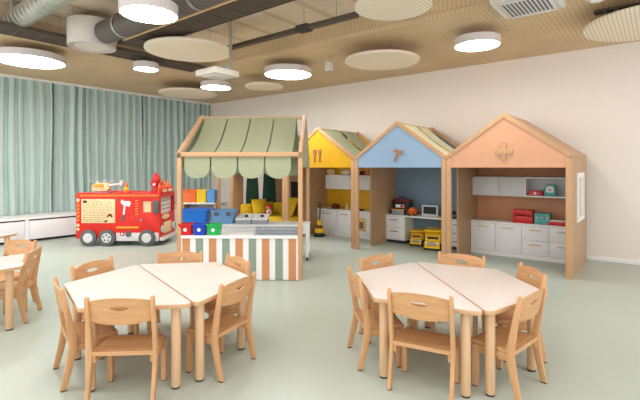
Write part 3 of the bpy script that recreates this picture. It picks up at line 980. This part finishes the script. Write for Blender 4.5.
# counter
zc = .555
ct = MB().b2(-hw + pw, hw - pw + .0, -.015, .34, zc - .035, zc, .004).build('counter_top', M['white'], st)
fp = MB().b2(-hw + pw, hw - pw, .005, .022, .01, zc - .035).build('counter_front', M['white'], st, smooth=False)
per = .1652
x = -hw + pw + .018
for i in range(9):
    xa = x + i * per
    MB().b2(xa, min(xa + .092, hw - pw), -.001, .006, .012, zc - .036).build('stripe', M['terracotta'] if i % 2 == 0 else M['sage_stripe'], fp, smooth=False, label='orange stripe' if i % 2 == 0 else 'sage green stripe')
for s in (-1, 1):
    MB().b2(s * (hw - pw - .012) - .01, s * (hw - pw - .012) + .01, .022, .34, .01, zc - .035).build('counter_side', M['white'], st, smooth=False)
def SP(lx, ly, z=0.0):
    """Point in the stall's own frame -> room."""
    p = rot2((lx, ly), RS)
    return (SX + p[0], SY + p[1], z)
def lx_at(px, ly):
    D = D0 + ly
    return (px - 320) / F * D - (sx0 + sx1) / 2 - ly * math.sin(math.radians(1.2))

# buckets on the counter
def bucket(label, px, ly, z, w, d, h, m, mark=True, name='bucket'):
    t = thing(name, label, 'bucket', SP(lx_at(px, ly), ly, z), RS)
    b = MB()
    pts = []
    for zz, k in ((0, .80), (h, 1.0)):
        pts.append([(x * k, y * k, zz) for x, y in rect(-w / 2, w / 2, -d / 2, d / 2, .02)])
    inn = [[(x * (k - .06), y * (k - .08), zz) for x, y in rect(-w / 2, w / 2, -d / 2, d / 2, .02)] for zz, k in ((h, 1.0), (.012, .80))]
    loops = pts + inn
    vs = [[b.bm.verts.new(p) for p in lp] for lp in loops]
    n = len(vs[0])
    for A_, B_ in zip(vs, vs[1:]):
        for k in range(n):
            b.bm.faces.new((A_[k], A_[(k + 1) % n], B_[(k + 1) % n], B_[k]))
    b.bm.faces.new(vs[0]); b.bm.faces.new(vs[-1])
    bmesh.ops.recalc_face_normals(b.bm, faces=b.bm.faces)
    b.build('bucket_body', m, t)
    rm = MB()
    rm.plate(rect(-w / 2 - .008, w / 2 + .008, -d / 2 - .008, d / 2 + .008, .022), [rect(-w / 2 + .012, w / 2 - .012, -d / 2 + .012, d / 2 - .012, .02)], h - .012, h + .004)
    rm.build('rim', m, t)
    if mark:
        MB().cyl((0, -d / 2 * .91 - .004, h * .5), (0, -d / 2 * .88 + .004, h * .5), .022).build('round_mark', M['white'], t)
    return t
bucket('small red bucket with white mark on the stall counter', 186.5, .07, zc, .172, .15, .14, M['red_plastic'])
bucket('small deep blue bucket with white mark on the stall counter', 200.3, .07, zc, .172, .15, .14, M['navy_plastic'])
bucket('small green bucket with white mark on the stall counter', 214.3, .07, zc, .175, .15, .135, M['green_plastic'])
t = thing('grey_tray', 'long grey slotted plastic tray on the stall counter', 'tray', SP(lx_at(277.5, .12), .12, zc), RS)
MB().plate(rect(-.275, .275, -.11, .11, .02), [rect(-.255, .255, -.09, .09, .015)], .012, .085).build('tray_wall', M['grey'], t)
MB().b2(-.275, .275, -.11, .11, 0, .014, .003).build('tray_base', M['grey'], t)
g = MB()
for z in (.03, .06):
    g.b2(-.255, .255, -.1125, -.109, z - .005, z + .005)
g.build('slot', M['grey_dark'], t, smooth=False)
for i in range(4):
    MB().b2(-.256 + .128 * i - .003 + .064, -.256 + .128 * i + .003 + .064, -.09, .09, .014, .07).build('divider', M['pale_grey'], t, smooth=False)

# white wheeled table inside the stall
ty0 = 1.13
tl, tr = lx_at(182, ty0), lx_at(309.2, ty0)
t = thing('rolling_table', 'white table on castors standing through the stall behind its counter', 'table', SP((tl + tr) / 2, ty0 + .22, 0), RS)
w = tr - tl
MB().b2(-w / 2, w / 2, -.22, .22, .505, .54, .004).build('tabletop', M['white'], t)
MB().b2(-w / 2 + .05, w / 2 - .05, -.19, -.17, .40, .505).build('apron', M['white'], t, smooth=False)
MB().b2(-w / 2 + .05, w / 2 - .05, -.18, .19, .14, .16).build('lower_shelf', M['white'], t, smooth=False)
for sx in (-1, 1):
    for sy in (-1, 1):
        l = MB().b2(sx * (w / 2 - .03) - .022, sx * (w / 2 - .03) + .022, sy * .19 - .022, sy * .19 + .022, .05, .505, .003).build('leg', M['white'], t)
        MB().cyl((sx * (w / 2 - .03) - .012, sy * .19, .026), (sx * (w / 2 - .03) + .012, sy * .19, .026), .026).build('castor', M['dark'], l)
def tub(label, px, ly, z, w, d, h, m, hm_=None, name='storage_tub'):
    t = bucket(label, px, ly, z, w, d, h, m, False, name)
    t['category'] = 'storage bin'
    if hm_:
        for s in (-1, 1):
            MB().b2(s * w * .25 - .035, s * w * .25 + .035, -d / 2 - .012, -d / 2 - .002, h * .62, h * .88, .004).build('handle', hm_, t)
    return t
tub('big bright blue tub behind the small coloured buckets', 196.3, 1.33, .54, .43, .30, .215, M['blue_plastic'])
tub('misty blue crate with dark handles between the big tub and the boxes', 224.5, 1.35, .54, .37, .28, .20, M['misty_blue'], M['grey_dark'])
for i, px in enumerate((244.8, 260.6)):
    t = thing('toy_box', ['white and grey box on the stall table, next to the misty blue crate', 'white and grey box on the stall table, at the sofa end'][i], 'box', SP(lx_at(px, 1.3), 1.3, .54), RS, 'white and grey boxes')
    MB().b2(-.115, .115, -.13, .13, 0, .065, .004).build('box_body', M['grey'], t)
    MB().plate([(-.132, .066), (.132, .066), (.132, .135), (-.132, .085)], (), -.117, .117, 'yz', bev=.003).build('box_lid', M['white'], t)
    MB().cyl((.03, -.02, .10), (.03, -.03, .125), .026).build('knob', M['dark'], t)

# storage shelf with coloured bins, to the side of the stall
XS, YS_ = W(-2.02, 7.35)
t = thing('storage_shelf', 'white shelf unit with orange, yellow and blue bins behind the stall', 'shelf', (XS, YS_, 0), RS)
for z in (.09, .45, .80):
    MB().b2(-.28, .28, -.18, .18, z - .012, z + .012).build('shelf_board', M['white'], t, smooth=False)
for s in (-1, 1):
    MB().b2(s * .27 - .012, s * .27 + .012, -.18, .18, 0, .812).build('side_board', M['edge'], t, smooth=False)
MB().b2(-.258, .258, .165, .18, .0, .812).build('back_board', M['pale_grey'], t, smooth=False)
k = 0
for z, nm in ((.812, 'on top of'), (.462, 'inside')):
    for x, w, m_, cn in ((-.165, .215, 'orange_plastic', 'orange'), (.035, .165, 'yellow_plastic', 'yellow'), (.195, .135, 'light_blue_plastic', 'light blue')):
        p = rot2((x, 0), RS)
        b = thing('storage_bin', cn + ' plastic bin ' + nm + ' the shelf unit behind the stall', 'storage bin', (XS + p[0], YS_ + p[1], z), RS, 'coloured bins on the shelf unit')
        bb = MB()
        bb.plate(rect(-w / 2, w / 2, -.15, .15, .012), [rect(-w / 2 + .01, w / 2 - .01, -.14, .14, .01)], .01, .20)
        bb.b2(-w / 2 + .003, w / 2 - .003, -.147, .147, 0, .012)
        bb.build('bin_body', M[m_], b)
        MB().plate(rect(-w / 2 - .01, w / 2 + .01, -.16, .16, .012), [rect(-w / 2 + .01, w / 2 - .01, -.14, .14, .01)], .195, .212).build('rim', M[m_], b)

# ------------------------------------------------------------ fire engine
DT = 7.67
tx0, tx1 = -4.352, -2.854
TL = tx1 - tx0
TX, TY = W(tx0, DT)
TD = .78
ft = thing('fire_engine', 'red wooden play fire engine with cream maze panel before the curtains', 'play vehicle', (TX, TY, 0), YAW)
zb, ztop = .13, .955
# side walls and shell
def fside(y0, y1, nm):
    MB().plate(rounded([(0, zb), (TL, zb), (TL, ztop - .02), (TL - .03, ztop - .02), (.03, ztop), (0, ztop - .05)], .012, 3),
               [rect(1.18, 1.335, .60, .80, .015)], y0, y1, 'xz', bev=.004).build(nm, M['red'], ft)
fside(0, .025, 'side_wall')
fside(TD - .025, TD, 'side_wall')
MB().b2(0, .025, .025, TD - .025, zb, ztop - .04).build('rear_wall', M['red'], ft, smooth=False)
MB().b2(.0, TL - .0, .025, TD - .025, ztop - .045, ztop - .02).build('roof', M['red'], ft, smooth=False)
MB().b2(.05, TL - .05, .06, TD - .06, .14, .17).build('floor_board', M['pale_grey'], ft, smooth=False)
MB().plate(rect(.025, TD - .025, zb, ztop - .045), [rect(.05, TD - .05, .56, .86, .02)], TL - .025, TL, 'yz').build('front_wall', M['red'], ft, smooth=False)
MB().b2(TL - .09, TL - .07, .03, TD - .03, .17, .90).build('dashboard', M['white'], ft, smooth=False)
g = MB()
for z in (.63, .70, .78):
    g.b2(TL - .072, TL - .064, .08, TD - .08, z - .008, z + .008)
g.build('dashboard_print', M['grey'], ft, smooth=False)
MB().b2(TL, TL + .022, .16, .52, .20, .40, .01).build('grille_panel', M['cream'], ft)
for y in (.09, .66):
    MB().cyl((TL - .002, y, .29), (TL + .025, y, .29), .062, bev=.006).build('headlight', M['pale_grey'], ft)
MB().plate(circ(.28, .50, .18, 16, .045), (), TL, TL + .01, 'yz').build('bonnet_badge', M['cream'], ft)
MB().b2(TL - .01, TL + .06, .0, TD, .09, .15, .01).build('bumper', M['pale_grey'], ft)
# side dressing
MB().b2(.075, TL - .02, -.010, .002, .880, .915, .003).build('amber_band', M['band'], ft)
pn = MB().b2(.10, .70, -.010, .002, .41, .835, .003).build('maze_panel', M['cream'], ft)
mz = MB()
rr = random.Random(4)
for i in range(11):
    z = .44 + i * .036
    x0 = .14 if i < 9 else .22
    xq = x0
    while xq < .62:
        L_ = rr.uniform(.03, .09)
        if not (xq > .52 and z < .60):
            mz.b2(xq, min(xq + L_, .67), -.012, -.009, z - .003, z + .003)
            if rr.random() < .5:
                mz.b2(xq, xq + .005, -.012, -.009, z, z + .03)
        xq += L_ + .015
mz.build('maze_line', M['brown'], pn, smooth=False)
mz = MB()
mz.b2(.13, .20, -.0125, -.009, .765, .815)
mz.plate([(.55, .50), (.62, .54), (.64, .50), (.66, .53), (.63, .58), (.58, .57)], (), -.0125, -.009, 'xz')
mz.plate([(.50, .43), (.55, .47), (.57, .44), (.53, .42)], (), -.0125, -.009, 'xz')
mz.build('picture_print', M['maroon'], pn, smooth=False)
hz = MB()
for i in range(6):
    z = .43 + i * .065
    hz.plate([(.018, z), (.062, z + .03), (.062, z + .06), (.018, z + .03)], (), -.006, .001, 'xz')
hz.build('hazard_stripe', M['amber'], ft, smooth=False)
for z in (.30, .37, .82):
    MB().cyl((.04, -.012, z), (.04, .002, z), .026).build('marker_light', M['cream'], ft)
ax = MB()
ax.plate(rotpoly([(.84, .44), (.875, .44), (.872, .74), (.843, .74)], -.12, (.86, .6)), (), -.011, .001, 'xz')
ax.plate([(.83, .74), (.95, .70), (.985, .76), (.96, .80), (.86, .80), (.82, .83), (.80, .78)], (), -.013, .001, 'xz')
ax.build('axe', M['white'], ft)
MB().plate(rotpoly([(.838, .44), (.878, .44), (.876, .56), (.842, .56)], -.12, (.86, .6)), (), -.014, -.009, 'xz').build('axe_grip', M['grey_dark'], ft)
st_ = MB()
for i in range(6):
    st_.b2(1.06, 1.11, -.008, .001, .56 + i * .048, .574 + i * .048)
st_.build('vent_mark', M['amber'], ft, smooth=False)
wp = MB().b2(1.17, 1.345, .028, .034, .59, .81).build('side_window', M['cream'], ft, smooth=False)
MB().plate(rounded([(1.385, .585), (1.49, .585), (1.49, .81), (1.385, .81)], .025), (), -.055, -.02, 'xz', bev=.006).build('mirror', M['grey_dark'], ft)
MB().cyl((1.44, -.03, .72), (1.44, .005, .72), .012).build('mirror_arm', M['grey_dark'], ft)
MB().cyl((1.16, -.010, .46), (1.16, .002, .46), .018).build('door_button', M['light_blue_plastic'], ft)
MB().b2(.72, 1.12, -.010, .002, .315, .345, .002).build('amber_band', M['amber'], ft)
MB().b2(.72, TL - .02, -.012, .01, .09, .235, .004).build('sill_panel', M['pale_grey'], ft)
MB().cyl((.94, -.022, .215), (.94, .0, .215), .052).build('gauge', M['grey_dark'], ft)
MB().b2(.79, .87, -.018, -.008, .185, .255).build('control_plate', M['red_plastic'], ft, smooth=False)
MB().cyl((.83, -.024, .22), (.83, -.016, .22), .02).build('control_knob', M['white'], ft)
for yside, ys in ((0, -1), (TD, 1)):
    for x in (.238, .568, 1.277):
        y0 = yside + ys * .0
        wl = MB().cyl((x, y0, .147), (x, y0 + ys * .05, .147), .147, seg=32, bev=.012).build('wheel', M['grey_dark'], ft)
        MB().cyl((x, y0 + ys * .048, .152), (x, y0 + ys * .058, .152), .085, seg=24).build('hub', M['pale_grey'], wl)
        if x == .568:
            g = MB()
            for q in range(5):
                a = 2 * PI * q / 5 + .3
                g.cyl((x + .05 * math.cos(a), y0 + ys * .056, .152 + .05 * math.sin(a)), (x + .05 * math.cos(a), y0 + ys * .061, .152 + .05 * math.sin(a)), .017, seg=10)
            g.build('hub_hole', M['grey_dark'], wl)
# flame board over the cab front, with a small red engine cut-out
fl = MB()
fl.plate([(.02, .93), (.66, .93), (.66, 1.02), (.60, 1.10), (.56, 1.03), (.50, 1.17), (.42, 1.04), (.36, 1.13), (.28, 1.05), (.22, 1.20), (.14, 1.05), (.08, 1.12), (.02, 1.02)], (), TL - .045, TL - .025, 'yz')
fl.build('flame_board', M['orange_plastic'], ft, smooth=False)
MB().b2(TL - .024, TL + .012, .04, .66, .93, 1.03, .006).build('roof_sign', M['red'], ft)
for y in (.10, .38):
    MB().b2(TL + .010, TL + .018, y, y + .2, .955, 1.005).build('sign_window', M['cream'], ft, smooth=False)

def FP(lx, ly, z):
    p = rot2((lx, ly), YAW)
    return (TX + p[0], TY + p[1], z)
zr = ztop - .02
t = thing('toy_helicopter', 'cream and yellow toy helicopter on the fire engine roof', 'toy helicopter', FP(.40, .22, zr), YAW)
MB().plate(rounded([(-.20, .03), (.06, .03), (.10, .07), (.08, .16), (.02, .19), (-.12, .19), (-.20, .12)], .02), (), -.08, .08, 'xz', bev=.012).build('cabin', M['cream'], t)
MB().b2(-.17, .03, -.084, .084, .10, .165, .006).build('window_band', M['amber'], t)
MB().cyl((.06, 0, .13), (.30, 0, .165), .03, .014, bev=.004).build('tail_boom', M['pale_grey'], t)
MB().plate([(.26, .14), (.32, .14), (.34, .23), (.29, .23)], (), -.008, .008, 'xz').build('tail_fin', M['pale_grey'], t)
MB().cyl((-.05, 0, .185), (-.05, 0, .215), .014).build('rotor_mast', M['grey'], t)
for a in (.15, 1.72):
    MB().box(-.05, 0, .217 , .50, .035, .006, rot=Matrix.Rotation(a, 4, 'Z')).build('rotor_blade', M['pale_grey'], t, smooth=False)
for s in (-1, 1):
    MB().tube([(-.22, s * .06, .012), (.10, s * .06, .012), (.13, s * .06, .03)], .011, 8).build('skid', M['grey'], t)
    MB().cyl((-.03, s * .06, .012), (-.03, s * .05, .04), .008, seg=8).build('skid_strut', M['grey'], t)
t = thing('traffic_cone', 'small orange and white traffic cone on the fire engine roof', 'cone', FP(.82, .16, zr), YAW)
MB().b2(-.075, .075, -.075, .075, 0, .016, .004).build('base', M['red_plastic'], t)
MB().lathe([(.055, .016), (.014, .20), (0, .205)], seg=18).build('cone_body', M['orange_plastic'], t)
MB().lathe([(.0455, .065), (.036, .105), (.035, .105), (.044, .065)], seg=18).build('white_band', M['yellow_plastic'], t)
t = thing('toy_hydrant', 'red toy fire hydrant standing on the fire engine cab', 'hydrant', FP(1.37, .16, zr), YAW)
MB().lathe([(0, 0), (.10, 0), (.10, .025), (.072, .035), (.066, .22), (.082, .225), (.082, .25), (.07, .26), (.055, .315), (.025, .35), (.022, .375), (0, .38)], seg=22).build('barrel', M['red_plastic'], t)
MB().cyl((0, -.055, .16), (0, -.10, .16), .04, bev=.005).build('outlet', M['red_plastic'], t)
MB().cyl((0, -.099, .16), (0, -.108, .16), .022).build('outlet_cap', M['white'], t)
for s in (-1, 1):
    MB().cyl((s * .055, 0, .17), (s * .105, 0, .17), .028, bev=.004).build('side_outlet', M['red_plastic'], t)

# ------------------------------------------------------------ ceiling fittings
def lamp(label, px, py, hwpx, z=3.0, hgt=.10, top=None, glow='lamp_glow'):
    D = (EYE - z) * F / (py - 167.5)
    X, Y = W((px - 320) / F * D, D)
    r = hwpx / F * D
    t = thing('ceiling_lamp', label, 'lamp', (X, Y, z), 0, 'round ceiling lamps')
    MB().lathe([(r - .012, 0), (r, .0), (r, hgt), (r - .02, hgt + .006), (0, hgt + .006), (0, hgt - .01), (r - .012, hgt - .01), (r - .012, 0)], seg=48).build('housing', M['lamp_rim'], t)
    MB().lathe([(0, .004), (r - .012, .004), (r - .012, .012), (0, .012)], seg=48).build('diffuser', M[glow], t, label='glowing white diffuser')
    ct = top if top is not None else (H2 if (X > RX and Y < RY) else H1)
    for a in (0.4, 0.4 + 2 * PI / 3, 0.4 + 4 * PI / 3):
        x, y = r * .7 * math.cos(a), r * .7 * math.sin(a)
        MB().cyl((x, y, hgt + .004), (x, y, ct - z), .003, seg=6).build('suspension_wire', M['grey'], t)
    return t
lamp('large round lamp above the cut-off table and curtain', 30, 62, 31)
lamp('smallest round lamp, above the curtains over the fire engine', 146, 69.5, 12)
lamp('round lamp at the picture top, hung before the grey duct', 149, 15, 28, z=2.86, hgt=.10)
lamp('large round lamp above the roof line of the play houses', 288, 75, 23.5)
lamp('round lamp low over the striped stall, near the room corner', 216, 88, 15)
lamp('round lamp above the blue and apricot houses, near the bare wall', 477, 46, 22)
def disc(label, px, py, hwpx, z=3.0, ribbed=False):
    D = (EYE - z) * F / (py - 167.5)
    X, Y = W((px - 320) / F * D, D)
    r = hwpx / F * D
    t = thing('acoustic_disc', label, 'acoustic panel', (X, Y, z), 0, 'beige acoustic discs under the ceiling')
    MB().lathe([(0, 0), (r - .008, 0), (r, .008), (r, .034), (r - .008, .042), (0, .042)], seg=56).build('felt_disc', (M['felt_ribbed'] if ribbed else M['felt']), t)
    ct = H2 if (X > RX and Y < RY) else H1
    for a in (PI / 2, PI / 2 + 2 * PI / 3, PI / 2 + 4 * PI / 3):
        x, y = r * .6 * math.cos(a), r * .6 * math.sin(a)
        MB().cyl((x, y, .04), (x, y, ct - z), .003, seg=6).build('suspension_wire', M['grey'], t)
    return t
disc('large beige acoustic disc between the top lamp and the hanging projector', 189, 52, 42)
disc('beige acoustic disc above the blue house, below the ceiling edge', 382, 62, 37)
disc('beige acoustic disc cut by the picture top, over the play houses', 393, 8, 38, 3.0, True)
disc('beige acoustic disc low over the curtain corner, behind the small lamp', 188, 94.5, 28)
disc('small beige acoustic disc beside the large lamp over the play houses', 264, 87.5, 19)
disc('beige acoustic disc over the bare wall, cut by the picture edge', 655, 24, 62, 3.0, True)

# white drum diffuser
D = 5.85
X, Y = W((92 - 320) / F * D, D)
t = thing('air_drum', 'white perforated drum hanging below the ceiling by the dark duct', 'air diffuser', (X, Y, 3.03), 0)
MB().lathe([(.288, 0), (.298, .0), (.298, .34), (.288, .35), (0, .35), (0, .33), (.283, .33), (.283, 0)], seg=40).build('drum', M['drum'], t)
MB().lathe([(0, .012), (.283, .012), (.283, .02), (0, .02)], seg=40).build('bottom_plate', M['drum'], t)
dots = MB()
for ring, n in ((.26, 34), (.23, 30)):
    for q in range(n):
        a = 2 * PI * q / n
        dots.cyl((ring * math.cos(a), ring * math.sin(a), .006), (ring * math.cos(a), ring * math.sin(a), .013), .009, seg=8)
dots.build('perforation', M['grey'], t)
for a in (0.5, 2.6, 4.7):
    MB().cyl((.25 * math.cos(a), .25 * math.sin(a), .34), (.25 * math.cos(a), .25 * math.sin(a), H2 - 3.03), .005, seg=6).build('suspension_wire', M['grey'], t)

# spiral duct with rounded end
D = 5.6
X, Y = W((104 - 320) / F * D, D)
t = thing('air_duct', 'dark grey ribbed air duct with rounded end beside the white drum', 'duct', (X, Y, 3.15), 0)
Rd = .145
prof = [(0, -.05), (.06, -.045), (.11, -.02), (.14, .03)]
z = .05
while z < 5.6:
    prof += [(Rd, z), (Rd, z + .032), (Rd - .007, z + .036), (Rd - .007, z + .05)]
    z += .054
prof += [(0, z)]
MB().lathe(prof, seg=28, M=Matrix.Rotation(PI / 2, 4, 'Y')).build('duct_pipe', mat('dark_duct', rgb(98, 90, 84), 0.45, .06, 6), t)
for x in (.5, 2.0, 3.5, 5.0):
    l = MB().lathe([(Rd + .002, x - .02), (Rd + .008, x - .02), (Rd + .008, x + .02), (Rd + .002, x + .02)], seg=28, M=Matrix.Rotation(PI / 2, 4, 'Y')).build('clamp', M['steel'], t)
    MB().cyl((x, 0, Rd), (x, 0, H2 - 3.15), .006, seg=6).build('rod', M['steel'], l)

def cable_tray(label, x0, x1, y0, y1, z, along):
    t = thing('cable_tray', label, 'cable tray', (x0, y0, z), 0, 'dark cable trays')
    lx, ly = x1 - x0, y1 - y0
    if along == 'x':
        rails = [(0, lx, 0, .018), (0, lx, ly - .018, ly)]
    else:
        rails = [(0, .018, 0, ly), (lx - .018, lx, 0, ly)]
    for a in rails:
        MB().b2(a[0], a[1], a[2], a[3], 0, .055).build('side_rail', M['tray'], t, smooth=False)
    n = 7
    s = MB()
    for i in range(1, n):
        if along == 'x':
            y = ly * i / n
            s.b2(0, lx, y - ly * .05, y + ly * .05, .006, .016)
        else:
            x = lx * i / n
            s.b2(x - lx * .045, x + lx * .045, 0, ly, .006, .016)
    m_ = int((lx if along == 'x' else ly) / .3)
    for i in range(m_):
        q = (i + .5) * .3
        if along == 'x':
            s.b2(q - .012, q + .012, .018, ly - .018, 0, .008)
        else:
            s.b2(.018, lx - .018, q - .012, q + .012, 0, .008)
    s.build('slat_floor', M['tray'], t, smooth=False)
    L_ = lx if along == 'x' else ly
    q = .6
    while q < L_:
        for w_ in (0.009, (ly if along == 'x' else lx) - .009):
            p = (q, w_) if along == 'x' else (w_, q)
            MB().cyl((p[0], p[1], .05), (p[0], p[1], H2 - z), .004, seg=6).build('rod', M['steel'], t)
        q += 1.5
cable_tray('dark slatted cable tray running along the curtain side of the ceiling', -6.83, -6.40, .3, 4.80, 3.17, 'y')
cable_tray('dark slatted cable tray running beside the ribbed duct', -5.88, 1.2, 2.93, 3.28, 3.1, 'x')
tag(MB().b2(-5.5, 1.2, 2.80, 2.84, 3.06, 3.10).build('cable_rail', M['edge']), 'thin pale rail between the ribbed duct and the cable tray', 'rail')
# track
x0, y0 = CZ(255, 46, 3.2)
t = thing('light_track', 'long dark track hanging across the middle of the ceiling', 'track', (0, 4.30, 3.2), 0)
xa, xb = GX(221, 4.30), GX(357, 4.30)
MB().b2(xa, xb, -.05, .05, 0, .05, .006).build('track_body', M['tray'], t)
xm = GX(304, 4.30)
MB().b2(xm - .10, xm + .10, -.065, .065, -.014, .066, .006).build('coupler', M['gap'], t)
for x in (xa + .3, xm, xb - .3):
    MB().cyl((x, 0, .05), (x, 0, H2 - 3.2), .005, seg=6).build('suspension_wire', M['grey'], t)
# silver duct
t = thing('steel_duct', 'silver duct at the ceiling above the cut-off table', 'duct', (-6.85, 1.95, 3.33), 0)
prof = [(0, 0)]
z = 0
while z < 3.6:
    prof += [(.13, z), (.13, z + .10), (.122, z + .105), (.122, z + .12)]
    z += .125
prof += [(0, z)]
MB().lathe(prof, seg=24, M=Matrix.Rotation(PI / 2, 4, 'Y')).build('duct_pipe', M['steel'], t)
for x in (.45, 1.35):
    MB().b2(x - .05, x + .05, -.135, -.10, -.05, H2 - 3.33, .004).build('hanger', M['steel'], t)
# pole and projector
DP = 5.6
X, Y = W((230.5 - 320) / F * DP, DP)
t = thing('projector', 'white flat projector hanging on a grey pole over the stall', 'projector', (X, Y, 2.62), 0)
MB().cyl((0, 0, .09), (0, 0, H2 - 2.62), .020).build('pole', M['pipe'], t)
MB().lathe([(0, H2 - 2.65), (.06, H2 - 2.65), (.06, H2 - 2.622), (0, H2 - 2.622)], seg=20).build('ceiling_plate', M['pipe'], t)
ox, oy = rot2((-.17, 0), YAW)
bdy = MB().box(ox, oy, 0.0, .40, .40, .08, .012).build('housing', M['drum'], t)
MB().box(ox, oy, -.043, .27, .27, .01, .003).build('intake_grille', M['pale_grey'], bdy)
MB().box(ox * .4, oy * .4, .065, .14, .09, .05, .006).build('mount', M['grey'], t)
# ceiling cassette
X, Y = CZ(528, 7, 3.12)
t = thing('air_conditioner', 'white ceiling cassette air conditioner at the picture top over the apricot house', 'air conditioner', (X, Y, 3.12), 0)
MB().box(0, 0, .05, .62, .62, .08, .012).build('housing', M['drum'], t)
g = MB()
for i in range(11):
    g.box(-.20 + i * .04, 0, .001, .016, .42, .008)
gg = MB().box(0, 0, .006, .46, .46, .010, .003).build('intake_grille', M['pale_grey'], t)
g.build('grille_slot', M['grey_dark'], gg, smooth=False)
for s in (-1, 1):
    MB().box(s * .285, 0, .007, .035, .46, .008, .002).build('air_flap', M['pale_grey'], t)
    MB().box(0, s * .285, .007, .46, .035, .008, .002).build('air_flap', M['pale_grey'], t)
for s in (-1, 1):
    MB().cyl((s * .22, s * .22, .085), (s * .22, s * .22, (H2 if Y < RY else H1) - 3.12), .006, seg=6).build('rod', M['steel'], t)
# slot vent in the soffit
yv = 5.9
xa = GX(594, 5.92)
t = thing('slot_vent', 'dark linear slot vent in the ceiling over the bare wall', 'vent', (xa, 5.92, H1 - .02), 0)
w = 1.6
MB().plate(rect(0, w, -.075, .075, .03), [rect(.02, w - .02, -.055, .055, .02)], 0, .02).build('frame', M['tray'], t)
MB().b2(.02, w - .02, -.055, .055, .010, .018).build('backing', M['gap'], t, smooth=False)
for i in range(int(w / .12)):
    MB().b2(.1 + i * .12, .108 + i * .12, -.055, .055, .002, .012).build('slat', M['pipe'], t, smooth=False)
# round speaker and pendant sensor
X, Y = CZ(597, -1, 3.15)
t = thing('ceiling_speaker', 'small round white ceiling speaker beside the dark slot vent', 'speaker', (X, Y, 3.13), 0)
MB().lathe([(0, 0), (.07, .006), (.10, .03), (.105, .08), (0, .08)], seg=28).build('housing', M['pale_grey'], t)
MB().lathe([(0, -.003), (.066, .002), (.066, .008), (0, .008)], seg=24).build('speaker_grille', M['white'], t)
D = 7.0
X, Y = W((329 - 320) / F * D, D)
t = thing('pendant_speaker', 'small white pendant speaker hanging between lamp and acoustic disc', 'speaker', (X, Y, 2.97), 0)
MB().lathe([(0, 0), (.055, 0), (.072, .02), (.072, .13), (.05, .16), (0, .165)], seg=24).build('housing', M['drum'], t)
MB().lathe([(0, -.004), (.05, -.004), (.05, .004), (0, .004)], seg=24).build('speaker_grille', M['grey'], t)
MB().cyl((0, 0, .16), (0, 0, H1 - 2.97), .004, seg=6).build('cord', M['grey'], t)

# ------------------------------------------------------------ light
wd = bpy.data.worlds.new('world')
sc.world = wd
wd.use_nodes = True
bg = wd.node_tree.nodes['Background']
bg.inputs['Color'].default_value = (0.97, 0.985, 1.0, 1)
bg.inputs['Strength'].default_value = 1.3

def area(name, loc, size, power, col=(1, .97, .93)):
    l = bpy.data.lights.new(name, 'AREA')
    l.shape = 'DISK'
    l.size = size
    l.energy = power
    l.color = col
    o = bpy.data.objects.new(name, l)
    COL.objects.link(o)
    o.location = loc
    return o
# added area lights without fittings, standing in for the room's unseen ceiling lamps
for i, (x, y) in enumerate(((-3.2, 3.2), (-.9, 1.2), (-3.6, .4), (.9, 3.0), (-6.0, 1.2))):
    area('added_room_light', (x, y, 2.9), .8, 12)

# ------------------------------------------------------------ camera
cd = bpy.data.cameras.new('camera')
cd.sensor_width = 36
cd.lens = F * 36 / 640
cd.shift_y = -(200 - 167.5) / 640
cd.clip_start = .05
co = bpy.data.objects.new('camera', cd)
COL.objects.link(co)
co.location = (0, 0, EYE)
co.rotation_euler = (PI / 2, 0, YAW)
sc.camera = co

sc.view_settings.view_transform = 'Standard'
sc.view_settings.look = 'None'
sc.view_settings.exposure = 0.55
sc.view_settings.gamma = 1.0
sc.view_settings.use_curve_mapping = False
sc.cycles.use_denoising = True
